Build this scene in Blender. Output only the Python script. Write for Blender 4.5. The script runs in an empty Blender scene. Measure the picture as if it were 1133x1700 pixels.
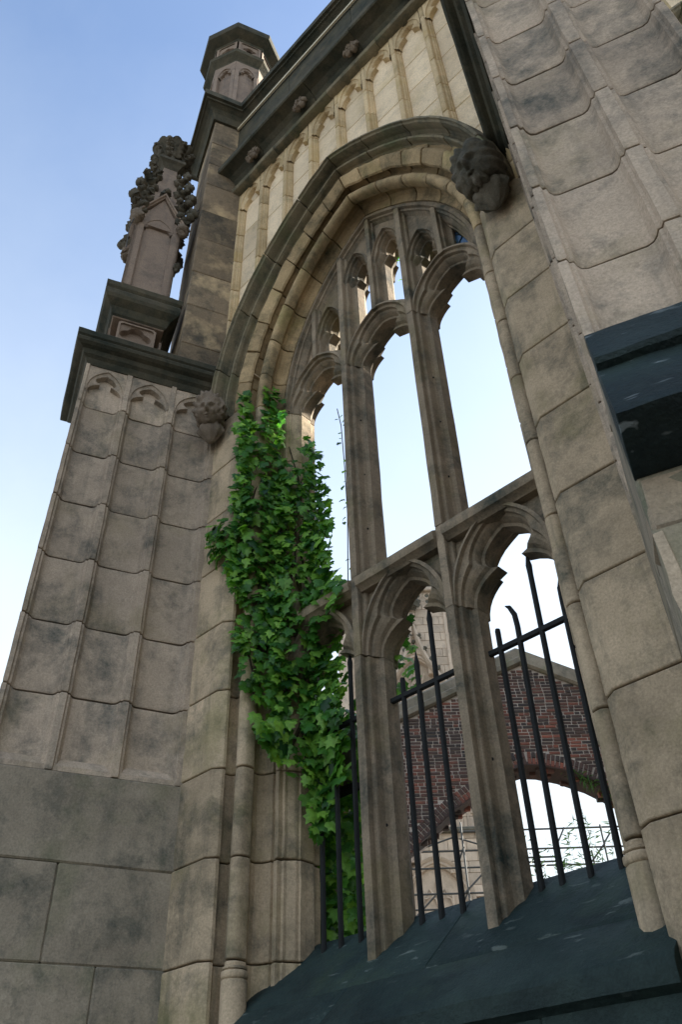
import bpy, bmesh, math, random
from mathutils import Vector, Matrix, noise
RD = math.radians
rng = random.Random(11)
sc = bpy.context.scene
COL = sc.collection

# ------------------------------------------------------------------ camera
F_PX, YAW, PITCH, ROLL = 1375.228, 0.8109107, 0.7079074, -0.0377103
CAM = Vector((0, -3.0, 1.6))
_h = Vector((-math.cos(YAW), math.sin(YAW), 0)); _r = Vector((_h.y, -_h.x, 0))
_f = _h*math.cos(PITCH) + Vector((0, 0, math.sin(PITCH))); _u = _r.cross(_f)
CR_ = _r*math.cos(ROLL) + _u*math.sin(ROLL); CU_ = -_r*math.sin(ROLL) + _u*math.cos(ROLL); CF_ = _f
cam = bpy.data.cameras.new('camera'); camo = bpy.data.objects.new('camera', cam); COL.objects.link(camo)
cam.sensor_fit = 'VERTICAL'; cam.sensor_height = 36.0; cam.lens = F_PX*36/1700
cam.clip_end = 2000; cam.clip_start = 0.05
camo.matrix_world = Matrix(((CR_.x, CU_.x, -CF_.x, CAM.x), (CR_.y, CU_.y, -CF_.y, CAM.y), (CR_.z, CU_.z, -CF_.z, CAM.z), (0, 0, 0, 1)))
sc.camera = camo
sc.render.resolution_x = 683; sc.render.resolution_y = 1024

def proj(p):
    v = Vector(p) - CAM; z = v.dot(CF_)
    return 566.5 + F_PX*v.dot(CR_)/z, 850 - F_PX*v.dot(CU_)/z
def ray(x, y): return CR_*((x-566.5)/F_PX) - CU_*((y-850)/F_PX) + CF_

# ------------------------------------------------------------------ sky, sun, exposure
SUN_EL = RD(33); SUN_AZ = RD(106)          # azimuth measured from -x towards +y: behind the church, so all that shows is in shade
sdir = Vector((-math.cos(SUN_AZ)*math.cos(SUN_EL), math.sin(SUN_AZ)*math.cos(SUN_EL), math.sin(SUN_EL)))
w = bpy.data.worlds.new('World'); sc.world = w; w.use_nodes = True
wn = w.node_tree; bg = wn.nodes['Background']
sky = wn.nodes.new('ShaderNodeTexSky'); sky.sky_type = 'NISHITA'; sky.sun_disc = False
sky.sun_elevation = SUN_EL; sky.sun_rotation = math.atan2(sdir.x, sdir.y)
sky.air_density = 1.0; sky.dust_density = 1.0; sky.ozone_density = 1.0
tc = wn.nodes.new('ShaderNodeTexCoord'); sx = wn.nodes.new('ShaderNodeSeparateXYZ'); wn.links.new(tc.outputs['Generated'], sx.inputs[0])
# thin white haze thickening towards the horizon, the same all round, with faint cloud texture
cn = wn.nodes.new('ShaderNodeTexNoise'); cn.inputs['Scale'].default_value = 3.2; cn.inputs['Detail'].default_value = 6; cn.inputs['Roughness'].default_value = .6
wn.links.new(tc.outputs['Generated'], cn.inputs['Vector'])
ma = wn.nodes.new('ShaderNodeMath'); ma.operation = 'MULTIPLY_ADD'; ma.inputs[1].default_value = -.16; wn.links.new(cn.outputs[0], ma.inputs[0]); wn.links.new(sx.outputs[2], ma.inputs[2])
hr = wn.nodes.new('ShaderNodeValToRGB'); wn.links.new(ma.outputs[0], hr.inputs[0])
for i, (p_, v_) in enumerate(((.22, .95), (.38, .82), (.58, .42), (.86, .0))):
    e_ = hr.color_ramp.elements[i] if i < 2 else hr.color_ramp.elements.new(p_)
    e_.position = p_; e_.color = (v_, v_, v_, 1)
mx = wn.nodes.new('ShaderNodeMix'); mx.data_type = 'RGBA'; wn.links.new(hr.outputs[0], mx.inputs[0]); wn.links.new(sky.outputs[0], mx.inputs[6]); mx.inputs[7].default_value = (3.4, 3.75, 3.95, 1)
wn.links.new(mx.outputs[2], bg.inputs[0]); bg.inputs[1].default_value = 0.072
sl = bpy.data.lights.new('sun', 'SUN'); sl.energy = 4.6; sl.angle = RD(1.5); sl.color = (1.0, 0.93, 0.82)
so = bpy.data.objects.new('sun', sl); COL.objects.link(so)
so.rotation_euler = sdir.to_track_quat('Z', 'Y').to_euler(); so.location = sdir*60
sc.view_settings.view_transform = 'Standard'; sc.view_settings.look = 'None'
sc.view_settings.gamma = 1.0; sc.view_settings.use_curve_mapping = False
sc.view_settings.exposure = 2.25

# ------------------------------------------------------------------ materials
def nodes(name):
    m = bpy.data.materials.new(name); m.use_nodes = True
    nt = m.node_tree; return m, nt, nt.nodes['Principled BSDF']
def N(nt, t, **k):
    n = nt.nodes.new(t)
    for a, b in k.items(): setattr(n, a, b)
    return n
def ramp(nt, fac, stops):
    r = N(nt, 'ShaderNodeValToRGB'); e = r.color_ramp.elements
    while len(e) < len(stops): e.new(0.5)
    for i, (p, c) in enumerate(stops): e[i].position = p; e[i].color = (*c, 1) if len(c) == 3 else c
    nt.links.new(fac, r.inputs[0]); return r.outputs[0]
def tex(nt, vec, scale, detail=5, rough=0.6, dist=0.0):
    n = N(nt, 'ShaderNodeTexNoise'); n.inputs['Scale'].default_value = scale; n.inputs['Detail'].default_value = detail
    n.inputs['Roughness'].default_value = rough; n.inputs['Distortion'].default_value = dist
    nt.links.new(vec, n.inputs['Vector']); return n.outputs[0]
def mix(nt, fac, a, b, mode='MIX'):
    n = N(nt, 'ShaderNodeMix', data_type='RGBA', blend_type=mode)
    for s, v in ((0, fac), (6, a), (7, b)):
        if isinstance(v, (int, float)): n.inputs[s].default_value = v
        elif isinstance(v, tuple): n.inputs[s].default_value = (*v, 1)
        else: nt.links.new(v, n.inputs[s])
    return n.outputs[2]
def math_(nt, op, a, b=0.0, clamp=False):
    n = N(nt, 'ShaderNodeMath', operation=op, use_clamp=clamp)
    for s, v in ((0, a), (1, b)):
        if isinstance(v, (int, float)): n.inputs[s].default_value = v
        else: nt.links.new(v, n.inputs[s])
    return n.outputs[0]
def stone_mat(name, light, mid, dark, soot=0.5, var=0.22, lichen=None, bump=0.35, streak=0.3, rough=0.93, flake=None):
    m, nt, b = nodes(name)
    geo = N(nt, 'ShaderNodeNewGeometry'); oi = N(nt, 'ShaderNodeObjectInfo')
    off = N(nt, 'ShaderNodeVectorMath', operation='MULTIPLY_ADD')
    cmb = N(nt, 'ShaderNodeCombineXYZ')
    for i in range(3): nt.links.new(oi.outputs['Random'], cmb.inputs[i])
    nt.links.new(cmb.outputs[0], off.inputs[0]); off.inputs[1].default_value = (37, 19, 53)
    nt.links.new(geo.outputs['Position'], off.inputs[2]); p = off.outputs[0]
    base = ramp(nt, tex(nt, p, 2.6, 8, .68, .1), [(0.30, mid), (0.68, light)])
    sm = ramp(nt, tex(nt, p, 3.0, 10, .74, .12), [(0.545 - 0.10*soot, (0, 0, 0)), (0.70, (1, 1, 1))])
    c = mix(nt, math_(nt, 'MULTIPLY', sm, min(1, soot*1.25)), base, dark)
    # run-down streaks
    mp = N(nt, 'ShaderNodeMapping'); mp.inputs['Scale'].default_value = (9, 9, 0.7); nt.links.new(p, mp.inputs[0])
    st = ramp(nt, tex(nt, mp.outputs[0], 1.0, 4, .6), [(0.54, (0, 0, 0)), (0.74, (1, 1, 1))])
    c = mix(nt, math_(nt, 'MULTIPLY', st, streak), c, dark)
    gr = ramp(nt, tex(nt, p, 85, 3, .7), [(0.25, (.72, .72, .72)), (0.75, (1.18, 1.18, 1.18))])
    c = mix(nt, 1.0, c, gr, 'MULTIPLY')
    if lichen:
        lm = ramp(nt, tex(nt, p, 1.7, 6, .65), [(0.52, (0, 0, 0)), (0.68, (1, 1, 1))])
        c = mix(nt, math_(nt, 'MULTIPLY', lm, lichen[3]), c, lichen[:3])
    if flake:
        fm_ = N(nt, 'ShaderNodeMapping'); fm_.inputs['Scale'].default_value = (7, 7, 30); nt.links.new(p, fm_.inputs[0])
        fk = ramp(nt, tex(nt, fm_.outputs[0], 1.0, 3, .6), [(0.62, (0, 0, 0)), (0.67, (1, 1, 1))])
        fz_ = ramp(nt, tex(nt, p, 2.0, 3, .5), [(0.44, (0, 0, 0)), (0.56, (1, 1, 1))])
        c = mix(nt, math_(nt, 'MULTIPLY', math_(nt, 'MULTIPLY', fk, fz_), flake[3]), c, flake[:3])
    rv = math_(nt, 'MULTIPLY_ADD', oi.outputs['Random'], 2*var)
    nt.nodes[-1].inputs[2].default_value = 1 - var
    c = mix(nt, 1.0, c, rv, 'MULTIPLY')
    nt.links.new(c, b.inputs['Base Color']); b.inputs['Roughness'].default_value = rough
    b.inputs['Specular IOR Level'].default_value = 0.25
    h = math_(nt, 'ADD', math_(nt, 'MULTIPLY', tex(nt, p, 9, 8, .65), 1.0), math_(nt, 'MULTIPLY', tex(nt, p, 60, 4, .7), 0.25))
    bm = N(nt, 'ShaderNodeBump'); bm.inputs['Strength'].default_value = bump; bm.inputs['Distance'].default_value = 0.03
    nt.links.new(h, bm.inputs['Height']); nt.links.new(bm.outputs[0], b.inputs['Normal'])
    return m
SOOT = (.062, .078, .074)
M = {}
M['buttress'] = stone_mat('sandstone_buttress', (.56, .45, .345), (.39, .315, .245), SOOT, .72, .14, (.20, .17, .06, .25))
M['plinth'] = stone_mat('shaded_base_sandstone', (.40, .34, .26), (.27, .23, .175), (.05, .066, .06), .75, .10, (.13, .15, .07, .4))  # greenish stone, darkened in colour for the weaker sky light near the ground
M['wall'] = stone_mat('sandstone_wall', (.56, .45, .33), (.36, .29, .21), SOOT, .62, .15, (.20, .18, .06, .35))
M['jamb'] = stone_mat('sandstone_jamb', (.64, .50, .345), (.40, .315, .215), (.045, .064, .056), .68, .17, (.17, .17, .05, .4), streak=.5)
M['arch'] = stone_mat('sandstone_arch', (.56, .41, .235), (.32, .235, .13), (.035, .048, .034), .75, .25, (.19, .18, .05, .45), streak=.3)
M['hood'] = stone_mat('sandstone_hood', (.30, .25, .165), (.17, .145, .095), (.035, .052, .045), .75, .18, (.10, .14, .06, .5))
M['frieze'] = stone_mat('sandstone_frieze', (.88, .72, .51), (.74, .60, .42), (.26, .24, .19), .35, .12, (.45, .34, .14, .4), streak=.12)
M['rib'] = stone_mat('sandstone_rib', (.70, .54, .33), (.50, .38, .22), (.12, .11, .07), .45, .15, (.46, .33, .11, .5), streak=.3)
M['tracery'] = stone_mat('sandstone_tracery', (.38, .30, .215), (.21, .17, .12), (.035, .05, .046), .8, .08, (.20, .17, .07, .4), streak=.55)
M['sill'] = stone_mat('algae_stone', (.035, .06, .056), (.014, .032, .034), (.006, .014, .016), .6, .1, (.05, .085, .05, .4), bump=.7, streak=.3, rough=.65, flake=(.22, .26, .24, .5))
M['weather'] = stone_mat('black_weathered_stone', (.026, .046, .048), (.009, .021, .023), (.005, .012, .013), .6, .1, (.045, .075, .06, .5), bump=.9, rough=.6, flake=(.36, .42, .44, .8))
M['cornice'] = stone_mat('soot_shade_cornice', (.115, .10, .07), (.045, .05, .038), (.010, .022, .019), .7, .12, (.17, .14, .075, .35))  # sooty stone, with the shade of the undersides put into its colour
M['pinn'] = stone_mat('grey_sandstone', (.34, .26, .20), (.24, .185, .15), (.07, .07, .07), .45, .06)
M['carved'] = stone_mat('dark_carved_stone', (.17, .145, .11), (.085, .08, .06), (.02, .028, .025), .75, .1, bump=.7)
M['carved_pale'] = stone_mat('pale_carved_stone', (.25, .20, .15), (.17, .135, .105), (.06, .06, .055), .5, .1, bump=.6)
M['pier'] = stone_mat('patchy_sandstone', (.33, .25, .165), (.20, .155, .105), (.06, .06, .05), .8, .3, (.72, .54, .32, .75), bump=.7)
M['tower'] = stone_mat('tower_sandstone', (.62, .51, .40), (.48, .39, .30), (.22, .20, .18), .4, .14)
M['tower_dark'] = stone_mat('tower_dark_stone', (.16, .15, .12), (.10, .10, .08), (.05, .055, .05), .5, .1)
M['coping'] = stone_mat('grey_coping', (.36, .31, .24), (.22, .20, .15), (.08, .08, .065), .6, .2, (.16, .19, .08, .5))
M['mortar'] = stone_mat('lime_mortar', (.66, .59, .52), (.52, .46, .40), (.2, .18, .16), .4, .05)
M['core'] = stone_mat('joint_mortar', (.035, .03, .024), (.02, .018, .015), (.01, .01, .01), .5, .05)
M['ground'] = stone_mat('paving', (.085, .08, .07), (.06, .056, .05), (.035, .035, .032), .4, .05)

def simple(name, col, rough=.6, metal=0, var=.2):
    m, nt, b = nodes(name); geo = N(nt, 'ShaderNodeNewGeometry')
    c = ramp(nt, tex(nt, geo.outputs['Position'], 14, 5, .65), [(.3, tuple(v*(1-var) for v in col)), (.7, tuple(v*(1+var) for v in col))])
    nt.links.new(c, b.inputs['Base Color']); b.inputs['Roughness'].default_value = rough; b.inputs['Metallic'].default_value = metal
    return m
M['iron'] = simple('black_iron', (.008, .010, .011), .85, 0, .4)
M['scaffold'] = simple('scaffold_steel', (.05, .055, .055), .5, .3)
M['cable'] = simple('cream_cable', (.75, .66, .48), .5, 0, .08)
M['timber'] = simple('brown_timber', (.10, .055, .03), .8)
M['timber_grey'] = simple('grey_timber', (.16, .15, .13), .8)
M['red'] = simple('red_paint', (.28, .035, .025), .6)
M['hole'] = simple('bolt_hole', (.006, .006, .006), .9)
M['stem'] = simple('ivy_stem', (.06, .045, .025), .85)
M['wire'] = simple('dark_wire', (.03, .03, .03), .6)
M['void'] = simple('dark_louvre', (.02, .026, .024), .9)
mg, nt, b = nodes('leaded_blue_glass'); b.inputs['Base Color'].default_value = (.03, .10, .20, 1); b.inputs['Roughness'].default_value = .15
b.inputs['Transmission Weight'].default_value = .35; M['glass'] = mg
# brick
m, nt, b = nodes('old_brick'); oi = N(nt, 'ShaderNodeObjectInfo'); at = N(nt, 'ShaderNodeAttribute', attribute_name='tone')
geo = N(nt, 'ShaderNodeNewGeometry')
wn_ = N(nt, 'ShaderNodeTexWhiteNoise', noise_dimensions='3D'); sn = N(nt, 'ShaderNodeVectorMath', operation='ADD')
nt.links.new(at.outputs['Color'], sn.inputs[0]); cc = N(nt, 'ShaderNodeCombineXYZ'); nt.links.new(oi.outputs['Random'], cc.inputs[0]); nt.links.new(cc.outputs[0], sn.inputs[1])
nt.links.new(sn.outputs[0], wn_.inputs['Vector'])
zone = tex(nt, geo.outputs['Position'], 1.1, 3, .5)
fz = math_(nt, 'ADD', math_(nt, 'MULTIPLY', wn_.outputs['Value'], .5), math_(nt, 'MULTIPLY', zone, .6))
c = ramp(nt, fz, [(.30, (.055, .048, .046)), (.56, (.10, .068, .058)), (.70, (.19, .082, .06)), (.88, (.34, .12, .08))])
c = mix(nt, 1.0, c, ramp(nt, tex(nt, geo.outputs['Position'], 40, 4, .7), [(.25, (.7, .7, .7)), (.75, (1.25, 1.25, 1.25))]), 'MULTIPLY')
nt.links.new(c, b.inputs['Base Color']); b.inputs['Roughness'].default_value = .9; M['brick'] = m
# leaves
def leaf_mat(name, dk, md, lt, trans=.35):
    m, nt, b = nodes(name); oi = N(nt, 'ShaderNodeObjectInfo'); at = N(nt, 'ShaderNodeAttribute', attribute_name='tone'); geo = N(nt, 'ShaderNodeNewGeometry')
    v = N(nt, 'ShaderNodeVectorMath', operation='ADD'); nt.links.new(at.outputs['Color'], v.inputs[0])
    cc = N(nt, 'ShaderNodeCombineXYZ'); nt.links.new(oi.outputs['Random'], cc.inputs[0]); nt.links.new(cc.outputs[0], v.inputs[1])
    wv = N(nt, 'ShaderNodeTexWhiteNoise', noise_dimensions='3D'); nt.links.new(v.outputs[0], wv.inputs['Vector'])
    c = ramp(nt, wv.outputs['Value'], [(0.0, dk), (.5, md), (1.0, lt)])
    c = mix(nt, 1.0, c, ramp(nt, tex(nt, geo.outputs['Position'], 30, 3, .6), [(.3, (.75, .75, .75)), (.7, (1.2, 1.2, 1.2))]), 'MULTIPLY')
    nt.links.new(c, b.inputs['Base Color']); b.inputs['Roughness'].default_value = .42; b.inputs['Specular IOR Level'].default_value = .4
    tr = N(nt, 'ShaderNodeBsdfTranslucent'); nt.links.new(mix(nt, 1.0, c, (1.5, 1.7, .6), 'MULTIPLY'), tr.inputs[0])
    ms = N(nt, 'ShaderNodeMixShader'); ms.inputs[0].default_value = trans
    nt.links.new(b.outputs[0], ms.inputs[1]); nt.links.new(tr.outputs[0], ms.inputs[2])
    nt.links.new(ms.outputs[0], nt.nodes['Material Output'].inputs[0]); return m
M['leaf'] = leaf_mat('ivy_leaf', (.010, .055, .014), (.065, .22, .03), (.28, .52, .08))
M['grass'] = leaf_mat('green_blades', (.03, .08, .02), (.06, .15, .03), (.10, .22, .05))
M['bamboo'] = leaf_mat('bamboo_leaf', (.02, .05, .03), (.035, .075, .035), (.05, .10, .05), .15)

# ------------------------------------------------------------------ building helpers
ORG = {}
def tag(o, label, cat, group=None, kind=None):
    if label: o['label'] = label
    if cat: o['category'] = cat
    if group: o['group'] = group
    if kind: o['kind'] = kind
    return o
def thing(name, label, cat, loc, group=None):
    o = bpy.data.objects.new(name, None); COL.objects.link(o); o.location = loc; o.empty_display_size = .1
    ORG[o.name] = Vector(loc); return tag(o, label, cat, group)
def mesh(name, V, F, mat, sharp=32, org=None, recalc=True):
    me = bpy.data.meshes.new(name); o = org or Vector((0, 0, 0))
    me.from_pydata([tuple(Vector(v) - o) for v in V], [], F)
    if recalc:
        bm = bmesh.new(); bm.from_mesh(me); bmesh.ops.recalc_face_normals(bm, faces=bm.faces); bm.to_mesh(me); bm.free()
    me.materials.append(M[mat] if isinstance(mat, str) else mat)
    if sharp is not None:
        me.shade_smooth(); me.set_sharp_from_angle(angle=RD(sharp))
    me.update(); return me
def part(par, name, V, F, mat, sharp=32, recalc=True):
    o0 = ORG[par.name] if par else Vector((0, 0, 0))
    o = bpy.data.objects.new(name, mesh(name, V, F, mat, sharp, o0, recalc)); COL.objects.link(o)
    if par: o.parent = par
    ORG[o.name] = o0; return o
def inst(par, name, me, Mx):
    o = bpy.data.objects.new(name, me); COL.objects.link(o); o.parent = par
    o.matrix_local = Matrix.Translation(-ORG[par.name]) @ Mx; ORG[o.name] = ORG[par.name]; return o
def copy_tree(o, parent=None, Mx=None):
    c = o.copy(); COL.objects.link(c); c.parent = parent
    for ch in list(o.children): copy_tree(ch, c)
    return c
def jit(v, a, f=7.0, seed=0.0):
    return v + noise.noise_vector(Vector((v.x*f+seed, v.y*f, v.z*f)))*a
def offset_poly(P, d):
    n = len(P); A = sum(P[i][0]*P[(i+1) % n][1]-P[(i+1) % n][0]*P[i][1] for i in range(n)); s = 1 if A > 0 else -1
    out = []
    for i in range(n):
        x0, y0 = P[i-1]; x1, y1 = P[i]; x2, y2 = P[(i+1) % n]
        e1 = Vector((x1-x0, y1-y0)); e2 = Vector((x2-x1, y2-y1))
        if e1.length < 1e-9: e1 = e2
        if e2.length < 1e-9: e2 = e1
        e1.normalize(); e2.normalize()
        nn = Vector((-e1.y-e2.y, e1.x+e2.x))*s; L = nn.length
        if L < .3: nn = Vector((-e1.y, e1.x))*s; L = 1
        nn = nn/L; k = min(1.6, 1/max(.5, nn.dot(Vector((-e1.y, e1.x))*s)))
        out.append((x1+nn.x*d*k, y1+nn.y*d*k))
    return out
def loft(rings, cap=True, closed=True):
    V = []; F = []; n = len(rings[0])
    for r in rings: V += r
    m = n if closed else n-1
    for k in range(len(rings)-1):
        for i in range(m):
            j = (i+1) % n; F.append((k*n+i, k*n+j, (k+1)*n+j, (k+1)*n+i))
    if cap: F.append(tuple(range(n))[::-1]); F.append(tuple((len(rings)-1)*n+i for i in range(n)))
    return V, F
def stone(par, name, poly, place, t0, t1, mat, n=3, gap=.002, ch=.008, chs=None, j=.004, scale=1.0, sharp=32):
    """closed profile run from t0 to t1 with its end arrises rounded off; place(a, b, t) -> point"""
    chs = ch if chs is None else chs; inn = offset_poly(poly, ch); mid = offset_poly(poly, ch*.3)
    g = gap/scale; c = chs/scale; sd = rng.uniform(0, 50)
    ts = [(t0+g, inn), (t0+g+c*.4, mid), (t0+g+c, poly)]
    for k in range(1, n): ts.append((t0+g+c+(t1-t0-2*g-2*c)*k/n, poly))
    ts += [(t1-g-c, poly), (t1-g-c*.4, mid), (t1-g, inn)]
    rings = [[jit(Vector(place(a, b, t)), j, 8, sd) for a, b in P] for t, P in ts]
    V, F = loft(rings); return part(par, name, V, F, mat, sharp)
def cbox(x0, x1, y0, y1, z0, z1, c=.01):
    """box with all edges chamfered"""
    V = []; F = []
    for sx, X in ((1, x0), (-1, x1)):
        for sy, Y in ((1, y0), (-1, y1)):
            for sz, Z in ((1, z0), (-1, z1)):
                V += [Vector((X, Y+sy*c, Z+sz*c)), Vector((X+sx*c, Y, Z+sz*c)), Vector((X+sx*c, Y+sy*c, Z))]
    ix = lambda a, b_, d, k: ((a*2+b_)*2+d)*3+k
    for a in (0, 1):
        F.append((ix(a, 0, 0, 0), ix(a, 1, 0, 0), ix(a, 1, 1, 0), ix(a, 0, 1, 0)))
        F.append((ix(0, a, 0, 1), ix(1, a, 0, 1), ix(1, a, 1, 1), ix(0, a, 1, 1)))
        F.append((ix(0, 0, a, 2), ix(1, 0, a, 2), ix(1, 1, a, 2), ix(0, 1, a, 2)))
    for p in (0, 1):
        for q in (0, 1):
            F.append((ix(p, q, 0, 0), ix(p, q, 1, 0), ix(p, q, 1, 1), ix(p, q, 0, 1)))
            F.append((ix(p, 0, q, 0), ix(p, 1, q, 0), ix(p, 1, q, 2), ix(p, 0, q, 2)))
            F.append((ix(0, p, q, 1), ix(1, p, q, 1), ix(1, p, q, 2), ix(0, p, q, 2)))
            for d in (0, 1): F.append((ix(p, q, d, 0), ix(p, q, d, 1), ix(p, q, d, 2)))
    return V, F
def block(par, name, x0, x1, y0, y1, z0, z1, mat, place=None, c=.01, j=.004, sharp=32):
    V, F = cbox(x0, x1, y0, y1, z0, z1, c); sd = rng.uniform(0, 50)
    V = [jit(Vector(place(v.x, v.y, v.z)) if place else v, j, 5, sd) for v in V]
    return part(par, name, V, F, mat, sharp)
def tube(P, r, n=6, taper=1.0):
    V = []; F = []; P = [Vector(p) for p in P]
    for k, p in enumerate(P):
        t = (P[min(k+1, len(P)-1)] - P[max(k-1, 0)]).normalized()
        a = t.cross(Vector((.31, .2, .93))); a = (a if a.length > .05 else t.cross(Vector((1, 0, 0)))).normalized(); b = t.cross(a)
        rr = (r[k] if isinstance(r, (list, tuple)) else r*(1+(taper-1)*k/max(1, len(P)-1)))
        V += [p + (a*math.cos(2*math.pi*i/n) + b*math.sin(2*math.pi*i/n))*rr for i in range(n)]
    for k in range(len(P)-1):
        for i in range(n): F.append((k*n+i, k*n+(i+1) % n, (k+1)*n+(i+1) % n, (k+1)*n+i))
    F.append(tuple(range(n))); F.append(tuple((len(P)-1)*n+i for i in range(n)))
    return V, F
def sweep_path(path, prof, outward=1):
    """profile (o, z) carried along a plan polyline with mitred corners; one (V, F) for each segment"""
    P = [Vector(p) for p in path]; nn = []
    for k in range(len(P)-1):
        e = (P[k+1]-P[k]).normalized(); nn.append(Vector((e.y, -e.x))*outward)
    mit = []
    for k in range(len(P)):
        a = nn[max(0, k-1)]; b = nn[min(k, len(nn)-1)]; m_ = (a+b).normalized(); mit.append(m_/max(.3, m_.dot(a)))
    res = []
    for k in range(len(P)-1):
        rings = []
        for q in range(7):
            t = q/6; rings.append([])
            for o, z in prof:
                p = (P[k]+mit[k]*o)*(1-t) + (P[k+1]+mit[k+1]*o)*t
                rings[-1].append(jit(Vector((p.x, p.y, z)), .004, 6))
        res.append(loft(rings))
    return res
def bez(p0, p1, p2, p3, n):
    out = []
    for i in range(n):
        t = i/n; s = 1-t
        out.append(tuple(s**3*a+3*s*s*t*b+3*s*t*t*c+t**3*d for a, b, c, d in zip(p0, p1, p2, p3)))
    return out
NL, NU = 6, 9
def foil(hw, H, cx=.40, cz=.44, z0=0.0):
    c = (cx*hw, cz*H)
    h = bez((hw, 0), (hw, .20*H), (hw*.80, .36*H), c, NL) + bez(c, (hw*.86, .50*H), (hw*.66, .84*H), (0, H), NU) + [(0, H)]
    full = h + [(-x, z) for x, z in h[-2::-1]]
    return [(x, z+z0) for x, z in full]
def pointed(hw, H, z0=0.0):
    n = NL+NU; h = bez((hw, 0), (hw, .50*H), (hw*.62, .80*H), (0, H), n) + [(0, H)]
    full = h + [(-x, z) for x, z in h[-2::-1]]
    return [(x, z+z0) for x, z in full]
def outer_pts(inner, W, ztop, O=(0, 0)):
    out = []
    for x, z in inner:
        dx, dz = x-O[0], z-O[1]; L = math.hypot(dx, dz); dx /= L; dz /= L; s = L
        px, pz = x, z
        for _ in range(400):
            s += .01; px, pz = O[0]+dx*s, O[1]+dz*s
            if abs(px) >= W or pz >= ztop(px): break
        out.append((max(-W, min(W, px)), min(pz, ztop(max(-W, min(W, px))))))
    for sg in (1, -1):
        k = min(range(len(out)), key=lambda i: (out[i][0]-sg*W)**2+(out[i][1]-ztop(sg*W))**2)
        out[k] = (sg*W, max(ztop(sg*W), O[1]))
    return out
def plate(par, name, outer, layers, place, mat, jitter=.0025, sharp=28):
    """layers: [(outline, depth)] lofted from front to back; outer boundary joins the first and the last"""
    n = len(outer); sd = rng.uniform(0, 50)
    rings = [(outer, layers[0][1])] + layers + [(outer, layers[-1][1])]
    V = [jit(Vector(place(x, y, z)), jitter, 9, sd) for P, y in rings for x, z in P]; F = []
    for k in range(len(rings)-1):
        for i in range(n-1): F.append((k*n+i, k*n+i+1, (k+1)*n+i+1, (k+1)*n+i))
    return part(par, name, V, F, mat, sharp)
def blob(par, name, c, rad, mat, lobes, sub=2, amp=.25, f=3.0, squash=(1, 1, 1), rot=None):
    """leafy carved lump: several displaced lobes in one mesh"""
    V = []; F = []; c = Vector(c); sd = rng.uniform(0, 90)
    bm = bmesh.new(); bmesh.ops.create_icosphere(bm, subdivisions=sub, radius=1.0); vs = [v.co.copy() for v in bm.verts]; fs = [tuple(v.index for v in f_.verts) for f_ in bm.faces]; bm.free()
    for (lx, ly, lz, lr) in lobes:
        o = len(V)
        for v in vs:
            k = 1 + amp*noise.noise(v*f + Vector((sd+lx*9, ly*9, lz*9))) + amp*.5*math.sin(7*math.atan2(v.y, v.x)+sd)
            p = Vector((v.x*lr*k*squash[0]+lx, v.y*lr*k*squash[1]+ly, v.z*lr*k*squash[2]+lz))*rad
            V.append((rot @ p if rot else p) + c)
        F += [tuple(i+o for i in t) for t in fs]
    return part(par, name, V, F, mat, 60, recalc=False)

# ------------------------------------------------------------------ layout constants
XC, ZS, CC = -2.70, 7.10, 1.105                 # window axis, arch springing, centre offset of the two-centred arch
CL, CR = Vector((-4.37, 0, 0)), Vector((-1.03, 0, 0))
CZ = [2.69+.545*k for k in range(-5, 9)]        # course joints
def arch_pt(a, y, tau, side):
    R = CC+a; th = tau*math.acos(CC/R)
    return Vector((XC + side*(R*math.cos(th)-CC), y, ZS + R*math.sin(th)))
def zarch(x, a):
    u = abs(x-XC)
    if u >= a: return -1
    return ZS + math.sqrt((CC+a)**2-(u+CC)**2)

# ------------------------------------------------------------------ ground
gV = []; gF = []; NG = 24
for i in range(NG+1):
    for k in range(NG+1): gV.append(Vector(((i/NG-.5)*900, (k/NG-.5)*900, .0)))
for i in range(NG):
    for k in range(NG): gF.append((i*(NG+1)+k, (i+1)*(NG+1)+k, (i+1)*(NG+1)+k+1, i*(NG+1)+k+1))
g = part(None, 'ground', gV, gF, 'ground'); g['kind'] = 'structure'

# ------------------------------------------------------------------ apse wall with its moulded window opening
wall = thing('apse_wall', 'canted sandstone wall around the tall pointed window, panelled above the arch', 'wall', (XC, 0, 0))
SHAFT = [(1.225+.048*math.cos(RD(t)), .15-.048*math.sin(RD(t))) for t in range(0, 181, 18)]
MOULD = [(1.36, 0), (1.30, .045), (1.297, .065), (1.34, .085), (1.365, .12), (1.355, .165), (1.30, .185), (1.275, .178)] + SHAFT + \
        [(1.175, .178), (1.18, .20), (1.205, .215), (1.228, .245), (1.232, .28), (1.21, .312), (1.17, .33), (1.148, .332), (1.146, .352), (1.128, .350), (1.124, .333),
         (1.092, .333), (1.088, .362), (1.070, .366), (1.066, .385), (1.046, .410), (1.034, .428), (1.030, .448), (1.0175, .452), (1.0175, .56), (1.04, .58), (1.04, .63), (1.15, .64), (1.30, .80)]
JAMB = [(1.74, .0)] + MOULD + [(1.74, .80)]
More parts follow.
